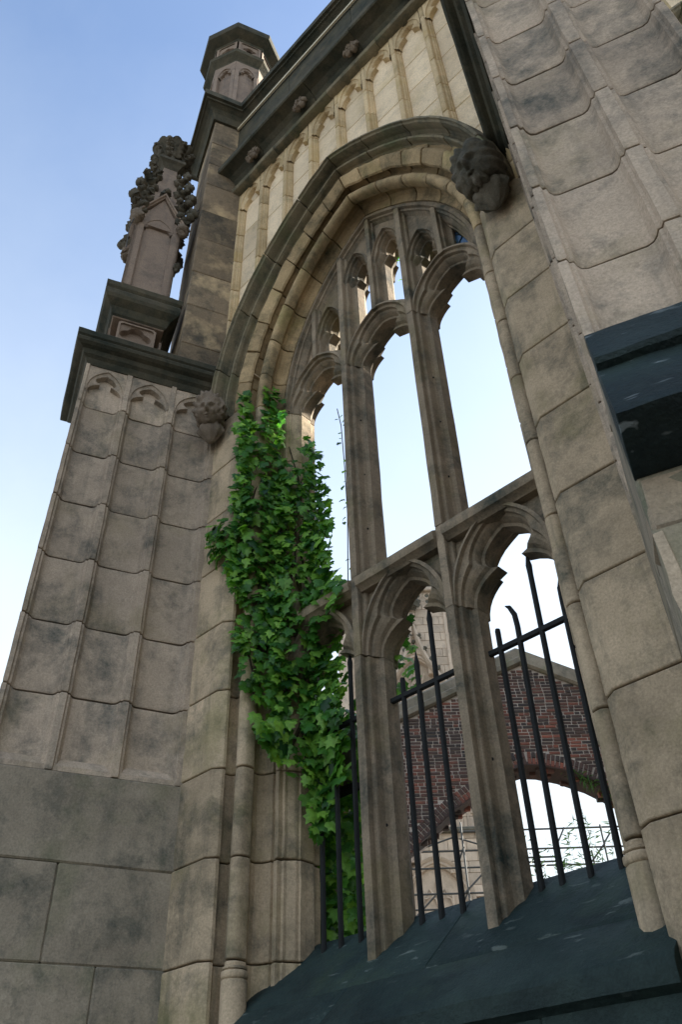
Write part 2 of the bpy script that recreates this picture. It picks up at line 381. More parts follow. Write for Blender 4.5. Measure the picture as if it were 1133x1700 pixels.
for side in (-1, 1):
    pl = lambda a, y, z, s=side: (XC+s*a, y, z)
    for z0, z1 in zip(CZ[:-1], CZ[1:]):
        if z1 > ZS: break
        stone(wall, 'jamb_stone', JAMB, pl, z0, ZS if z1 > 7 else z1, 'jamb' if z1 > 2 else 'wall', 4, gap=.004, ch=.008, j=.004, sharp=22)
    # shaft base ring and thicker shaft below it
    for z0, z1, r in ((2.60, 2.64, .075), (2.645, 2.66, .068), (1.4, 2.60, .072)):
        pr = [(1.225+r*math.cos(RD(t)), .16-r*math.sin(RD(t))) for t in range(0, 360, 30)]
        stone(wall, 'shaft_base', pr, pl, z0, z1, 'jamb', 2, gap=.0, ch=.008 if r > .07 else .004, chs=.012, j=.001)
# arch: outer order, inner orders, hood
ORD1 = [(1.50, .03), (1.46, .045), (1.44, .04), (1.428, .008), (1.40, -.004), (1.385, .0), (1.305, .05), (1.298, .07), (1.34, .085), (1.365, .12), (1.355, .17), (1.36, .22), (1.50, .22)]
ORD2 = [(1.46, .19), (1.355, .172), (1.30, .186), (1.275, .178)] + SHAFT + MOULD[MOULD.index((1.175, .178)):MOULD.index((1.148, .332))] + [(1.146, .334), (1.145, .36), (1.15, .64), (1.30, .80), (1.46, .80)]
HOOD = [(1.64, .0), (1.64, -.06), (1.60, -.165), (1.578, -.17), (1.575, -.15), (1.562, -.14), (1.558, -.10), (1.565, -.05), (1.555, -.015), (1.535, .0), (1.522, -.012), (1.517, -.04), (1.505, -.052), (1.49, -.046), (1.484, -.02), (1.488, .02), (1.47, .06), (1.64, .06)]
for side in (-1, 1):
    pa = lambda a, y, t, s=side: arch_pt(a, y, t, s)
    vc = [0, .13, .27, .40, .54, .66, .78, .90, 1.0]
    for t0, t1 in zip(vc[:-1], vc[1:]): stone(wall, 'voussoir', ORD1, pa, t0, t1, 'arch', 5, gap=.004, ch=.007, j=.011, scale=2.6, sharp=19)
    for k in range(6):
        stone(wall, 'inner_voussoir', ORD2, pa, k/6, (k+1)/6, 'arch', 6, gap=.004, ch=.006, j=.005, scale=2.5, sharp=19)
    hood_cuts = [0.0, .18, .42, .63, .84, 1.0]
    for t0, t1 in zip(hood_cuts[:-1], hood_cuts[1:]):
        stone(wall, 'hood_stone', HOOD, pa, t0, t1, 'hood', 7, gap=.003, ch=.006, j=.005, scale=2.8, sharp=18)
# spandrel panelling: flat panels, ribs between them, cusped heads, all cut by the hood
PZ0, PZ1 = 7.05, 11.22
PW = (CR.x-CL.x)/8
def clipped(par, name, x0, x1, z0, z1, yf, yb, mat, a=1.55, n=6, c=.006):
    xs = [x0+c+(x1-x0-2*c)*i/n for i in range(n+1)]; lo = [max(z0+c, zarch(x, a)) for x in xs]
    if min(lo) > z1-.03: return
    lo = [min(v, z1-c-.004) for v in lo]; V = []; F = []; sd = rng.uniform(0, 9)
    for x, l in zip(xs, lo):
        for y, zl, zh in ((yf+c, l-c if l <= z0+c else l, z1), (yf, l, z1-c), (yb, l, z1)):
            V += [jit(Vector((x, y, zl)), .003, 6, sd), jit(Vector((x, y, zh)), .003, 6, sd)]
    for i in range(n):
        b0, b1 = i*6, (i+1)*6
        for q, r_ in ((0, 2), (2, 3), (3, 1), (1, 5), (4, 0)): F.append((b0+q, b1+q, b1+r_, b0+r_))
    F.append((0, 2, 3, 1, 5, 4)); F.append(tuple(n*6+i for i in (0, 2, 3, 1, 5, 4)))
    part(par, name, V, F, mat, 20)
for k in range(8):
    x0, x1 = CL.x+PW*k, CL.x+PW*(k+1); z = PZ0 + rng.uniform(-.1, .1)
    while z < PZ1:
        zn = min(PZ1, z+rng.uniform(.50, .60))
        if PZ1-zn < .2: zn = PZ1
        clipped(wall, 'panel_stone', x0+.02, x1-.02, z, zn, .085, .30, 'frieze', c=.013); z = zn
    # cusped head of the panel
    hw = PW/2-.055; inn = foil(hw, .34, .34, .45, 10.86); big = pointed(hw+.012, .37, 10.86)
    pl = lambda x, y, z, xm=(x0+x1)/2: (xm+x, y, z)
    plate(wall, 'panel_head', outer_pts(big, PW/2-.03, lambda x: 11.30, (0, 10.86)),
          [([(x*1.0, z) for x, z in big], .004), ([(x*.985, z-.004) for x, z in big], .016), (foil(hw*.93, .315, .36, .46, 10.86), .034), (foil(hw*.9, .30, .36, .46, 10.86), .086)], pl, 'rib')
RIB = [(-.06, .10), (-.058, .062), (-.05, .056), (-.046, .04), (-.032, .034), (-.026, .006), (-.018, 0), (.018, 0), (.026, .006), (.032, .034), (.046, .04), (.05, .056), (.058, .062), (.06, .10)]
for k in range(0, 9):
    xm = CL.x+PW*k; z = max(PZ0, zarch(xm, 1.56)-.02)
    pl = lambda a, y, z_, xm=xm: (xm+a, y, z_)
    first = True
    while z < PZ1+.05:
        zn = min(PZ1+.08, (math.floor((z-PZ0-k*.17)/.545+1e-4)+1)*.545+PZ0+k*.17)
        if zn-z > .05: stone(wall, 'panel_rib', RIB, pl, z, zn, 'rib', 2, gap=.005, ch=.009, j=.003)
        z = zn
# mass of the wall behind the face
for side in (-1, 1):
    rings = []
    for q in range(13):
        t = q/12; p = arch_pt(1.46, 0, t, side); x_out = XC+side*2.05
        rings.append([Vector((p.x, .10, p.z)), Vector((x_out, .10, p.z if q else p.z)), Vector((x_out, .80, p.z)), Vector((p.x, .80, p.z))])
    V, F = loft(rings); part(wall, 'wall_core', V, F, 'core', None)
block(wall, 'wall_core', XC-2.05, XC+2.05, .10, .80, zarch(XC, 1.46)-.002, 13.1, 'core', c=.005, j=0)
# lower cornice over the panels: roll, hollow, lip
ROLL = [(.02, 11.20), (-.05, 11.205), (-.085, 11.225), (-.10, 11.265), (-.09, 11.30), (-.06, 11.325), (.02, 11.325)]
CORN = [(.02, 11.322), (-.045, 11.322), (-.055, 11.40), (-.09, 11.47), (-.15, 11.52), (-.22, 11.545), (-.27, 11.55), (-.285, 11.57), (-.285, 11.655), (-.27, 11.67), (-.02, 11.80), (.02, 11.80)]
xs = [-4.66, -3.85, -2.95, -2.2, -1.4, -.75]
for xa, xb in zip(xs[:-1], xs[1:]):
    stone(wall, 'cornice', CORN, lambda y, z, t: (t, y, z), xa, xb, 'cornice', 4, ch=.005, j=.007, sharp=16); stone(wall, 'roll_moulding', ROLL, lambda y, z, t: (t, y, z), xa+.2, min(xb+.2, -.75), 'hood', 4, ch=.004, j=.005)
for k in range(4):
    xb = CL.x+PW*(1+2*k)
    blob(wall, 'carved_boss', (xb, -.15, 11.43), .115, 'carved_pale', [(0, -.35, 0, .26)] + [(.62*math.cos(RD(a)), -.05, .62*math.sin(RD(a)), .34) for a in range(0, 360, 60)] + [(.4*math.cos(RD(a)), -.25, .4*math.sin(RD(a)), .2) for a in range(30, 390, 60)], amp=.45, f=5)
# parapet and its coping
for xa, xb in ((-4.5, -3.4), (-3.4, -2.3), (-2.3, -.9)):
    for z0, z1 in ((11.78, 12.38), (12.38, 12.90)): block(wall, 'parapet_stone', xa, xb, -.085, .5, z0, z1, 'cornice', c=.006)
LO = Vector((-math.sin(RD(22.5)), -math.cos(RD(22.5)))); LL = Vector((math.cos(RD(22.5)), -math.sin(RD(22.5))))
RO = Vector((math.sin(RD(20.5)), -math.cos(RD(20.5)))); RL = Vector((-math.cos(RD(20.5)), -math.sin(RD(20.5))))
OL = CL.xy - LL*.415; OR = CR.xy - RL*.415
COP = [(-.30, 12.88), (.03, 12.88), (.04, 12.92), (.06, 12.99), (.10, 13.05), (.15, 13.085), (.175, 13.09), (.18, 13.12), (.215, 13.125), (.22, 13.23), (.19, 13.25), (-.05, 13.36), (-.30, 13.36)]
path = [OL-LL*.415-LO*.3, OL-LL*.415+LO*.43, OL+LL*.415+LO*.43, CL.xy, (CL.xy*.66+CR.xy*.34), (CL.xy*.33+CR.xy*.67), CR.xy, OR+RL*.415+RO*.43, OR-RL*.415+RO*.43]
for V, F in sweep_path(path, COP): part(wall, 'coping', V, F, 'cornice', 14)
V, F = loft([[Vector((x, -.10, 12.845)), Vector((x, -.10, 12.885)), Vector((x, -.125, 12.885)), Vector((x, -.125, 12.845))] for x in (-4.40, -3.2, -2.0, -1.1)])
cab = part(None, 'cable_strip', V, F, 'cable'); tag(cab, 'thin cream cable strip running under the dark parapet coping', 'cable')
# sill: two sloping courses, and plain courses below
S1 = [(.62, 2.78), (.60, 2.80), (.205, 2.462), (.195, 2.445), (.20, 2.1), (.62, 2.1)]
S2 = [(.20, 2.445), (.185, 2.44), (-.02, 2.262), (-.035, 2.235), (-.03, 2.165), (.0, 2.15), (.2, 2.0)]
for xa, xb in ((-4.0, -2.62), (-2.62, -1.385)): stone(wall, 'sill_stone', S1, lambda y, z, t: (t, y, z), xa, xb, 'sill', 6, gap=.001, ch=.003, j=.006)
for xa, xb in ((-4.03, -3.1), (-3.1, -1.36)): stone(wall, 'sill_stone', S2, lambda y, z, t: (t, y, z), xa, xb, 'sill', 6, gap=.001, ch=.003, j=.006)
for i, (z0, z1) in enumerate(((.0, .51), (.51, 1.055), (1.055, 1.60), (1.60, 2.15))):
    cuts = [-4.05, -3.2+.3*(i % 2), -2.2+.25*(i % 2), -1.35]
    for xa, xb in zip(cuts[:-1], cuts[1:]): block(wall, 'wall_stone', xa, xb, .01, .9, z0, z1, 'wall' if i < 3 else 'sill', c=.006)

# ------------------------------------------------------------------ window tracery
tr = thing('window_tracery', 'three-light stone tracery with cusped heads filling the pointed window', 'tracery', (XC, .45, 2.7))
PITCHW = .745
MUL = [(-.028, .333), (.028, .333), (.032, .352), (.030, .372), (.036, .380), (.050, .382), (.054, .392), (.055, .415), (.060, .437), (.073, .456), (.092, .466), (.10, .468), (.10, .562), (.075, .60), (.05, .64)]
MUL = MUL + [(-a, y) for a, y in MUL[::-1] if a > .0285 or y > .34]
def mull(x, z0, z1, name='mullion', sc_=1.0, n=5):
    return stone(tr, name, [(a*sc_, .45+(y-.45)*(1 if sc_ == 1 else .9)) for a, y in MUL], lambda a, y, z: (x+a, y, z), z0, z1, 'tracery', n, gap=.001, ch=.003, j=.004, sharp=18)
MLO = []; MUP = []
for s in (-1, 1):
    x = XC+s*PITCHW/2
    MLO.append(mull(x, 2.45, 4.29)); mull(x, 4.29, 4.90, n=2); MUP.append(mull(x, 4.90, 7.12, n=8)); mull(x, 7.12, zarch(x, 1.08)+.02, n=5)
    for z in (3.3, 5.35, 5.85, 6.4):
        zz = z + rng.uniform(-.08, .08); xx = x+.078
        V, F = tube([(xx-.016, .436, zz), (xx-.026, .448, zz)], .0095, 8); part(MUP[-1] if z > 4.9 else MLO[-1], 'bolt_hole', V, F, 'hole')
TRN = [(.30, 4.835), (.31, 4.80), (.345, 4.785), (.36, 4.77), (.63, 4.77), (.63, 4.90), (.36, 4.90), (.305, 4.865)]
for k in range(3):
    xa = XC+(k-1.5)*PITCHW
    stone(tr, 'transom', TRN, lambda y, z, t: (t, y, z), xa+(.03 if k else -.02), xa+PITCHW-(.03 if k < 2 else -.02), 'tracery', 3, gap=0, ch=.003, j=.005)
def light_head(xm, zs, H, Wc, ztop, name='light_head', hwn=None, k=1.0, openk=False):
    hwf = Wc-.037*k; hwn = Wc-.10*k
    A = pointed(hwf, H+.10*k, zs); Ao = pointed(hwf+.022*k, H+.128*k, zs)
    T = foil(hwn, H, .30, .44, zs); T2 = foil(hwn*1.06, H*1.05, .44, .44, zs); T3 = foil(hwn*1.12, H*1.08, .55, .44, zs)
    bl = lambda w_: [(a[0]*(1-w_)+b_[0]*w_, a[1]*(1-w_)+b_[1]*w_) for a, b_ in zip(A, T2)]
    out = outer_pts(Ao, Wc, ztop, (0, zs))
    if openk: out = [(max(-Wc, min(Wc, x*1.16)), zs+(z-zs)*1.10) for x, z in Ao]
    pl = lambda x, y, z: (xm+x, y, z)
    plate(tr, name, out, [(Ao, .415), (Ao, .352), (A, .345), (bl(.05), .372), (bl(.36), .380), (bl(.40), .408), (bl(.62), .416), (bl(.85), .436), (T2, .462), (T, .468), (T, .56), (T3, .60), (T3, .64)], pl, 'tracery', sharp=17)
for k in range(3):
    xm = XC+(k-1)*PITCHW
    light_head(xm, 4.29, .45, PITCHW/2, lambda x: 4.83)
    light_head(xm, 7.12, .36, PITCHW/2, lambda x: 7.66, openk=True)
    zt = zarch(xm, 1.08)
    mull(xm, 7.56, zt+.02, 'upper_mullion', .82, 4)
for u, zs, H in ((.186, 8.20, .36), (.559, 7.74, .34)):
    for s in (-1, 1):
        xm = XC+s*u
        light_head(xm, zs, H, PITCHW/4, lambda x, xm=xm: max(7.2, zarch(xm+x, 1.10)), 'upper_light_head', k=.62)
FR = [(1.145, .352), (1.128, .350), (1.124, .33), (1.092, .33), (1.088, .362), (1.070, .366), (1.066, .385), (1.046, .410), (1.034, .428), (1.030, .448), (1.0175, .452), (1.0175, .56), (1.04, .58), (1.04, .63), (1.145, .63)]
for side in (-1, 1):
    for k in range(5):
        stone(tr, 'arch_frame', FR, lambda a, y, t, s=side: arch_pt(a, y, t, s), k/5, (k+1)/5, 'tracery', 5, gap=.0005, ch=.002, j=.003, scale=2.3, sharp=18)
# scrap of leaded glass left in the right-hand spandrel
gx = [(XC+.79, 7.68), (XC+.79, 7.98), (XC+.93, 7.86), (XC+1.00, 7.68)]
V = [Vector((x, y, z)) for y in (.50, .506) for x, z in gx]
gl = part(None, 'glass_fragment', V, [(0, 1, 2, 3), (7, 6, 5, 4), (0, 4, 5, 1), (1, 5, 6, 2), (2, 6, 7, 3), (3, 7, 4, 0)], 'glass', None)
tag(gl, 'scrap of blue leaded glass left in the upper right corner of the window', 'glass')
for a_, b_ in ((0, 2), (1, 3)):
    pa_, pb_ = gx[a_], gx[b_]
    V, F = tube([(pa_[0], .498, pa_[1]), (pb_[0], .498, pb_[1])], .006, 4); part(gl, 'lead_came', V, F, 'iron', None)

# ------------------------------------------------------------------ iron railing in the window
rl = thing('window_railing', 'black iron bars with a cross rail standing on the window sill', 'railing', (XC, .52, 2.7))
def bar(x, ztop, tip, dx=0.0):
    h = .016; P = [(x, .52, 2.60)]; rr = [h]
    if tip == 'flat': P += [(x+dx*.8, .52, ztop-.01), (x+dx, .52, ztop)]; rr += [h, h*.9]
    elif tip == 'spike': P += [(x+dx*.9, .52, ztop-.16), (x+dx*.95, .52, ztop-.10), (x+dx, .52, ztop)]; rr += [h, h*1.15, .002]
    elif tip == 'curl': P += [(x+dx, .52, ztop-.16), (x+dx-.005, .52, ztop-.08), (x+dx-.03, .52, ztop-.02), (x+dx-.055, .52, ztop)]; rr += [h, h, h*.8, .003]
    elif tip == 'hook': P += [(x+dx, .52, ztop-.14), (x+dx+.002, .52, ztop-.06), (x+dx+.02, .52, ztop-.01), (x+dx+.05, .52, ztop)]; rr += [h, h, h, h*.8]
    V, F = tube(P, rr, 8); part(rl, 'bar', V, F, 'iron', 30)
for x, zt, tp, dx in ((-2.16, 4.13, 'flat', .01), (-2.05, 4.25, 'curl', .03), (-1.90, 4.53, 'spike', .03), (-1.745, 4.25, 'hook', .025),
                      (-2.885, 4.12, 'flat', .01), (-2.755, 4.26, 'spike', .0), (-2.62, 4.53, 'spike', .0),
                      (-3.465, 4.2, 'flat', 0), (-3.315, 4.52, 'spike', .0), (-3.60, 4.2, 'spike', 0)):
    bar(x, zt, tp, dx)
for xa, xb in ((-3.72, -3.16), (-2.98, -2.42), (-2.235, -1.675)):
    V, F = cbox(xa, xb, .505, .535, 3.985, 4.015, .003); part(rl, 'cross_rail', V, F, 'iron', 30)

# ------------------------------------------------------------------ buttresses
def panel_profile(panels):
    P = []
    for p0, p1 in panels:
        h = [(0, 0), (.008, -.022), (.022, -.024), (.030, -.048), (.045, -.068), (.066, -.076)]
        P += [(p0+a, o) for a, o in h] + [(p1-a, o) for a, o in h[::-1]]
    return P
def buttress(name, label, O, lat, out, group):
    b_ = thing(name, label, 'buttress', (O.x+out.x*.6, O.y+out.y*.6, 0), group)
    W2, D = .415, 1.22
    P3 = lambda u, v, z: Vector((O.x+lat.x*u+out.x*v, O.y+lat.y*u+out.y*v, z))
    sideP = [(.035, .405), (.445, .81), (.85, 1.19)]; frontP = [(-.38, -.03), (.03, .38)]
    faces = [('win', lambda q, o, z: P3(W2+o, q, z), sideP, -.1, D, True), ('front', lambda q, o, z: P3(q, D+o, z), frontP, -W2, W2, False),
             ('far', lambda q, o, z: P3(-W2-o, q, z), sideP, -.1, D, True)]
    for nm, pl, pans, q0, q1, sd in faces:
        back = [(q1-.16, -.16), (q0, -.16)] if sd else [(q1-.16, -.16), (q0+.16, -.16)]
        poly = [(q0, 0)] + panel_profile(pans) + [(q1, 0)] + back
        for z0, z1 in zip(CZ[7:], CZ[8:]) if False else zip([3.76]+CZ[8:13] if False else [3.76, 4.295, 4.84, 5.385, 5.93, 6.465, 7.0], [4.295, 4.84, 5.385, 5.93, 6.465, 7.0, 7.50]):
            stone(b_, 'panelled_stone', poly, pl, z0, z1, 'buttress', 3, gap=.006, ch=.0035, chs=.014, j=.005)
        for p0, p1 in pans:
            hw = (p1-p0)/2-.012; qm = (p0+p1)/2; zs = 7.17
            big = pointed(hw, .27, zs)
            plate(b_, 'panel_head', outer_pts(big, hw+.016, lambda x: 7.49, (0, zs)),
                  [([(x*1.0, z) for x, z in big], .010), ([(x*.97, z-.004) for x, z in big], .022), (foil(hw*.92, .225, .34, .46, zs), .030), (foil(hw*.88, .21, .34, .46, zs), .074)],
                  lambda x, y, z, pl=pl, qm=qm: pl(qm+x, -y, z), 'buttress')
            V = [pl(q, o, z) for q in (p0+.005, p1-.005) for o, z in ((-.08, 3.87), (-.018, 3.80), (-.018, 3.766), (-.08, 3.766))]
            part(b_, 'panel_sill', V, [(0, 1, 5, 4), (1, 2, 6, 5), (2, 3, 7, 6), (3, 0, 4, 7), (0, 1, 2, 3), (7, 6, 5, 4)], 'buttress', None)
        # plain ashlar below
        rows = [(.0, .52), (.52, 1.06), (1.06, 1.60), (1.60, 2.145), (2.145, 2.70), (2.70, 3.225), (3.225, 3.76)]
        if nm == 'front': rows = rows[:2]
        for i, (z0, z1) in enumerate(rows):
            cut = {6: [], 5: [.665], 4: [.37], 3: [.8], 2: [.5]}.get(i, [.66]) if sd else [0.0]
            qs = [q0] + cut + [q1]
            for a, c in zip(qs[:-1], qs[1:]):
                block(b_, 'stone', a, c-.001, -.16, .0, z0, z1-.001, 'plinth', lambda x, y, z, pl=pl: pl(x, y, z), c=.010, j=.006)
    # front: weathered offset and sunk lower panel
    WE = [(.0, 3.85), (.012, 3.825), (.07, 3.655), (.06, 3.635), (.035, 3.625), (.05, 3.59), (.20, 3.295), (.205, 3.265), (.17, 3.245), (.09, 3.215), (.02, 3.19), (-.01, 3.19), (-.01, 3.85)]
    stone(b_, 'weathering', WE, lambda o, z, t: P3(t, D+o, z), -W2+.002, W2-.002, 'weather', 26, gap=0, ch=.003, j=.006)
    FRM = [(-W2, 0), (-.385, .0), (-.372, -.03), (-.355, -.065), (-.335, -.07), (-.318, -.04), (-.305, .01), (-.28, .03), (-.255, .02), (-.24, -.02), (-.225, -.07), (-.19, -.10), (-.15, -.15)]
    FRM = FRM + [(-a, o) for a, o in FRM[::-1]] + [(W2-.05, -.2), (-W2+.05, -.2)]
    for z0, z1 in ((1.06, 1.75), (1.75, 2.45), (2.45, 3.0)):
        stone(b_, 'framed_stone', FRM, lambda q, o, z: P3(q, D+o, z), z0, z1, 'wall', 8, gap=.002, ch=.006, j=.014)
    block(b_, 'rough_lintel', -W2, W2, D-.2, D+.004, 3.0, 3.19, 'wall', P3, c=.012, j=.02)
    big = pointed(.135, .22, 2.72)
    plate(b_, 'panel_head', outer_pts(big, .25, lambda x: 3.0, (0, 2.72)), [(big, .0), ([(x*.95, z) for x, z in big], .03), (foil(.125, .17, .3, .46, 2.72), .05), (foil(.12, .16, .3, .46, 2.72), .12)],
          lambda x, y, z: P3(x, D-.03-y, z), 'wall', jitter=.012)
    # core
    V = [P3(u, v, z) for z in (0, 7.5) for u, v in ((-.30, -.25), (.30, -.25), (.30, 1.05), (-.30, 1.05))]
    part(b_, 'core', V, [(0, 1, 2, 3), (7, 6, 5, 4), (0, 4, 5, 1), (1, 5, 6, 2), (2, 6, 7, 3), (3, 7, 4, 0)], 'core', None)
    # cornice
    CO = [(-.3, 7.47), (.0, 7.47), (.012, 7.50), (.022, 7.53), (.05, 7.555), (.065, 7.60), (.10, 7.615), (.125, 7.635), (.132, 7.665), (.118, 7.69), (.135, 7.705), (.14, 7.76), (.11, 7.80), (-.08, 7.92), (-.3, 7.92)]
    g2 = lambda u, v: Vector((O.x+lat.x*u+out.x*v, O.y+lat.y*u+out.y*v))
    pth = [g2(-W2, -.2), g2(-W2, D), g2(W2, D), g2(W2, .62), g2(W2, -.12)]
    sgn = 1 if lat.x > 0 else -1
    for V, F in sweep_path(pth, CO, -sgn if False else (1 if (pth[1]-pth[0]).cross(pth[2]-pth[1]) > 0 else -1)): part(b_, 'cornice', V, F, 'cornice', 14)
    block(b_, 'cap_slab', -.25, .25, -.1, D-.2, 7.86, 7.915, 'cornice', P3, c=.01)
    # upper pier
    zz = 7.80; i = 0
    while zz < 12.9:
        zn = min(12.9, zz+[.35, .62, .60, .66, .58, .62, .5, .55, .6, .5][i % 10])
        block(b_, 'pier_stone', -.415, .417, -.3, .43, zz, zn, 'pier', P3, c=.009, j=.009); zz = zn; i += 1
    return b_, P3
butL, PL = buttress('buttress', 'tall panelled buttress left of the window, carrying the crocketed pinnacle', OL, LL, LO, 'apse buttresses')
butR, PR = buttress('buttress', 'panelled buttress right of the window with black weathered ledge, cut by the frame', OR, RL, RO, 'apse buttresses')

# ------------------------------------------------------------------ pinnacle on the left buttress
pn = thing('pinnacle', 'grey crocketed stone pinnacle with leafy crown on top of the left buttress', 'pinnacle', PL(0, .85, 7.9))
SC_ = .85
def sq(name, s0, s1, z0, z1, mat, h0=None):
    V = [PL(u*k, SC_+v*k, z) for k, z in ((s0, z0), (s1, z1)) for u, v in ((-1, -1), (1, -1), (1, 1), (-1, 1))]
    return part(pn, name, [jit(v, .003, 6) for v in V], [(3, 2, 1, 0), (4, 5, 6, 7), (0, 1, 5, 4), (1, 2, 6, 5), (2, 3, 7, 6), (3, 0, 4, 7)], mat, None)
def ringsq(name, prof, mat):
    rings = []
    for k, z in prof: rings.append([jit(PL(u*k, SC_+v*k, z), .003, 6) for u, v in ((-1, -1), (0, -1), (1, -1), (1, 0), (1, 1), (0, 1), (-1, 1), (-1, 0))])
    V, F = loft(rings); return part(pn, name, V, F, mat, 14)
ped = ringsq('pedestal', [(.30, 7.90), (.30, 7.97), (.265, 8.0), (.255, 8.03), (.245, 8.06), (.16, 8.07), (.16, 8.42), (.245, 8.43), (.255, 8.44)], 'pinn')
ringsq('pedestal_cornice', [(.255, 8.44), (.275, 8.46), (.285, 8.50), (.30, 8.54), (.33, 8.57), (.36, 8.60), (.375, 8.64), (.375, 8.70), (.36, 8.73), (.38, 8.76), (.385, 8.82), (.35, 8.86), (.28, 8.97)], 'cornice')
def sides():
    for c_, s_ in ((1, 0), (0, 1), (-1, 0), (0, -1)):
        yield lambda x, d, z, c_=c_, s_=s_: PL(c_*d - s_*x, SC_ + s_*d + c_*x, z)
def closed_plate(name, outer, layers, pl, mat):
    n = len(outer); rings = [(outer, layers[0][1])] + layers
    V = [jit(Vector(pl(x, y, z)), .002, 9) for P, y in rings for x, z in P]; F = []
    for k in range(len(rings)-1):
        for i in range(n): F.append((k*n+i, k*n+(i+1) % n, (k+1)*n+(i+1) % n, (k+1)*n+i))
    F.append(tuple((len(rings)-1)*n+i for i in range(n)))
    return part(ped, name, V, F, mat, 28)
for pl in sides():
    n = 40; q = []; ou = []
    for i in range(n):
        t = 2*math.pi*(i+.5)/n; r = .092*(1+.42*abs(math.cos(2*t))**.7)*(1.0); q.append((r*math.cos(t)*1.18, 8.235+r*math.sin(t)*.98))
        k = 1/max(abs(math.cos(t)), abs(math.sin(t))); ou.append((.185*k*math.cos(t), 8.235+.15*k*math.sin(t)))
    inr = [(x*.88, 8.235+(z-8.235)*.88) for x, z in ou]
    closed_plate('quatrefoil_panel', ou, [(ou, .262), (inr, .262), (inr, .242), (q, .232), ([(x*.92, 8.235+(z-8.235)*.92) for x, z in q], .17)], pl, 'pinn')
ringsq('shaft', [(.235, 8.95), (.215, 9.0), (.215, 10.5)], 'pinn')
for pl in sides():
    for sg in (-1, 1):
        V, F = cbox(-.05, .05, .0, .05, 9.0, 10.2, .01); V = [pl(sg*.205+v.x, .205+v.y, v.z) for v in V]; part(pn, 'corner_strip', V, F, 'pinn', 20)
    big = pointed(.15, .22, 10.14)
    plate(pn, 'panel_head', outer_pts(big, .16, lambda x: 10.62-abs(x)*.9, (0, 10.14)), [(big, .258), ([(x*.93, z-.006) for x, z in big], .245), (foil(.14, .17, .3, .45, 10.14), .24), (foil(.135, .16, .3, .45, 10.14), .216)], lambda x, y, z, pl=pl: pl(x, y, z), 'pinn')
    # gablet: raking mouldings
    for sg in (-1, 1):
        PRF = [(.0, .20), (.0, .275), (.02, .28), (.03, .30), (.055, .305), (.07, .29), (.075, .26), (.07, .20)]
        rings = [[pl(sg*(.31*(1-t)), d, 10.22+.60*t+o*1.25) for o, d in PRF] for t in (0, .33, .66, 1.0)]
        V, F = loft(rings); part(pn, 'gable_moulding', V, F, 'pinn', 25)
    V = [pl(x, d, z) for d in (.20, .25) for x, z in ((-.27, 10.2), (.27, 10.2), (0, 10.82))]
    part(pn, 'gablet', V, [(0, 1, 2), (5, 4, 3), (0, 3, 4, 1), (1, 4, 5, 2), (2, 5, 3, 0)], 'pinn', None)
    blob(pn, 'gable_leaf', pl(0, .22, 10.98), .085, 'carved', [(0, 0, 0, .7), (.6, 0, .1, .5), (-.6, 0, .1, .5), (0, 0, .6, .45)], amp=.4, f=4)
V = [PL(u*k, SC_+v*k, z) for k, z in ((.22, 10.4), (.07, 12.0)) for u, v in ((-1, -1), (1, -1), (1, 1), (-1, 1))]
spi = part(pn, 'spirelet', V, [(4, 5, 6, 7), (0, 1, 5, 4), (1, 2, 6, 5), (2, 3, 7, 6), (3, 0, 4, 7)], 'pinn', None)
for u, v in ((-1, -1), (1, -1), (1, 1), (-1, 1)):
    for z, r in ((10.50, .155), (10.86, .15), (11.20, .135), (11.52, .12)):
        k = .235+(.075-.235)*(z-10.4)/1.6; d = Vector((LL.x*u+LO.x*v, LL.y*u+LO.y*v, 0)).normalized()
        blob(spi, 'crocket', PL(u*k, SC_+v*k, z)+d*.045, r, 'carved', [(d.x*-.3, d.y*-.3, -.35, .5), (d.x*.1, d.y*.1, -.1, .42), (d.x*.55, d.y*.55, .0, .36), (d.x*.85, d.y*.85, .3, .36), (d.x*.75, d.y*.75, .68, .34), (d.x*.4, d.y*.4, .8, .26), (-d.y*.42, d.x*.42, .12, .3), (d.y*.42, -d.x*.42, .12, .3)], amp=.42, f=5)
    for (pu, pv) in ((u*.245, v*.245),):
        blob(pn, 'corner_mask', PL(u*.265, SC_+v*.265, 10.26), .105, 'carved_pale', [(0, 0, .25, .75), (0, 0, -.35, .6), (.3*u, .2*v, .0, .55), (0, 0, -.75, .45)], amp=.3, f=3)
        blob(pn, 'corner_drop', PL(u*.27, SC_+v*.27, 9.55), .06, 'carved', [(0, 0, .3, .6), (0, 0, -.4, .7), (0, 0, -1.1, .4)], amp=.3) if (u, v) in ((1, -1), (-1, 1)) else None
nk = ringsq('neck', [(.08, 11.85), (.13, 11.93), (.165, 11.96), (.165, 12.01), (.14, 12.04), (.12, 12.10)], 'carved')
rings = []
for k in range(9):
    q = k/8; rr = .11+.15*q**1.5; ring = []
    for i in range(48):
        a = 2*math.pi*i/48; lob = abs(math.cos(4*a))**.6; r2 = rr*(.80+.28*lob) + .02*noise.noise(Vector((math.cos(a)*5, math.sin(a)*5, q*6)))
        ring.append(PL(r2*math.cos(a), SC_+r2*math.sin(a), 12.05+.34*q*(.78+.25*lob)+.015*noise.noise(Vector((a*4, q*9, 1)))))
    rings.append(ring)
V, F = loft(rings); part(pn, 'crown', V, F, 'carved', 35)
for k in range(8):
    a = k*math.pi/4; d = Vector((math.cos(a), math.sin(a), 0))
    blob(nk, 'crown_leaf', PL(0, SC_, 12.22)+d*.14, .115, 'carved', [(0, 0, -.5, .42), (d.x*.2, d.y*.2, .0, .5), (d.x*.55, d.y*.55, .5, .5), (d.x*.85, d.y*.85, .95, .42), (d.x*1.1, d.y*1.1, .85, .26)], amp=.45, f=5)
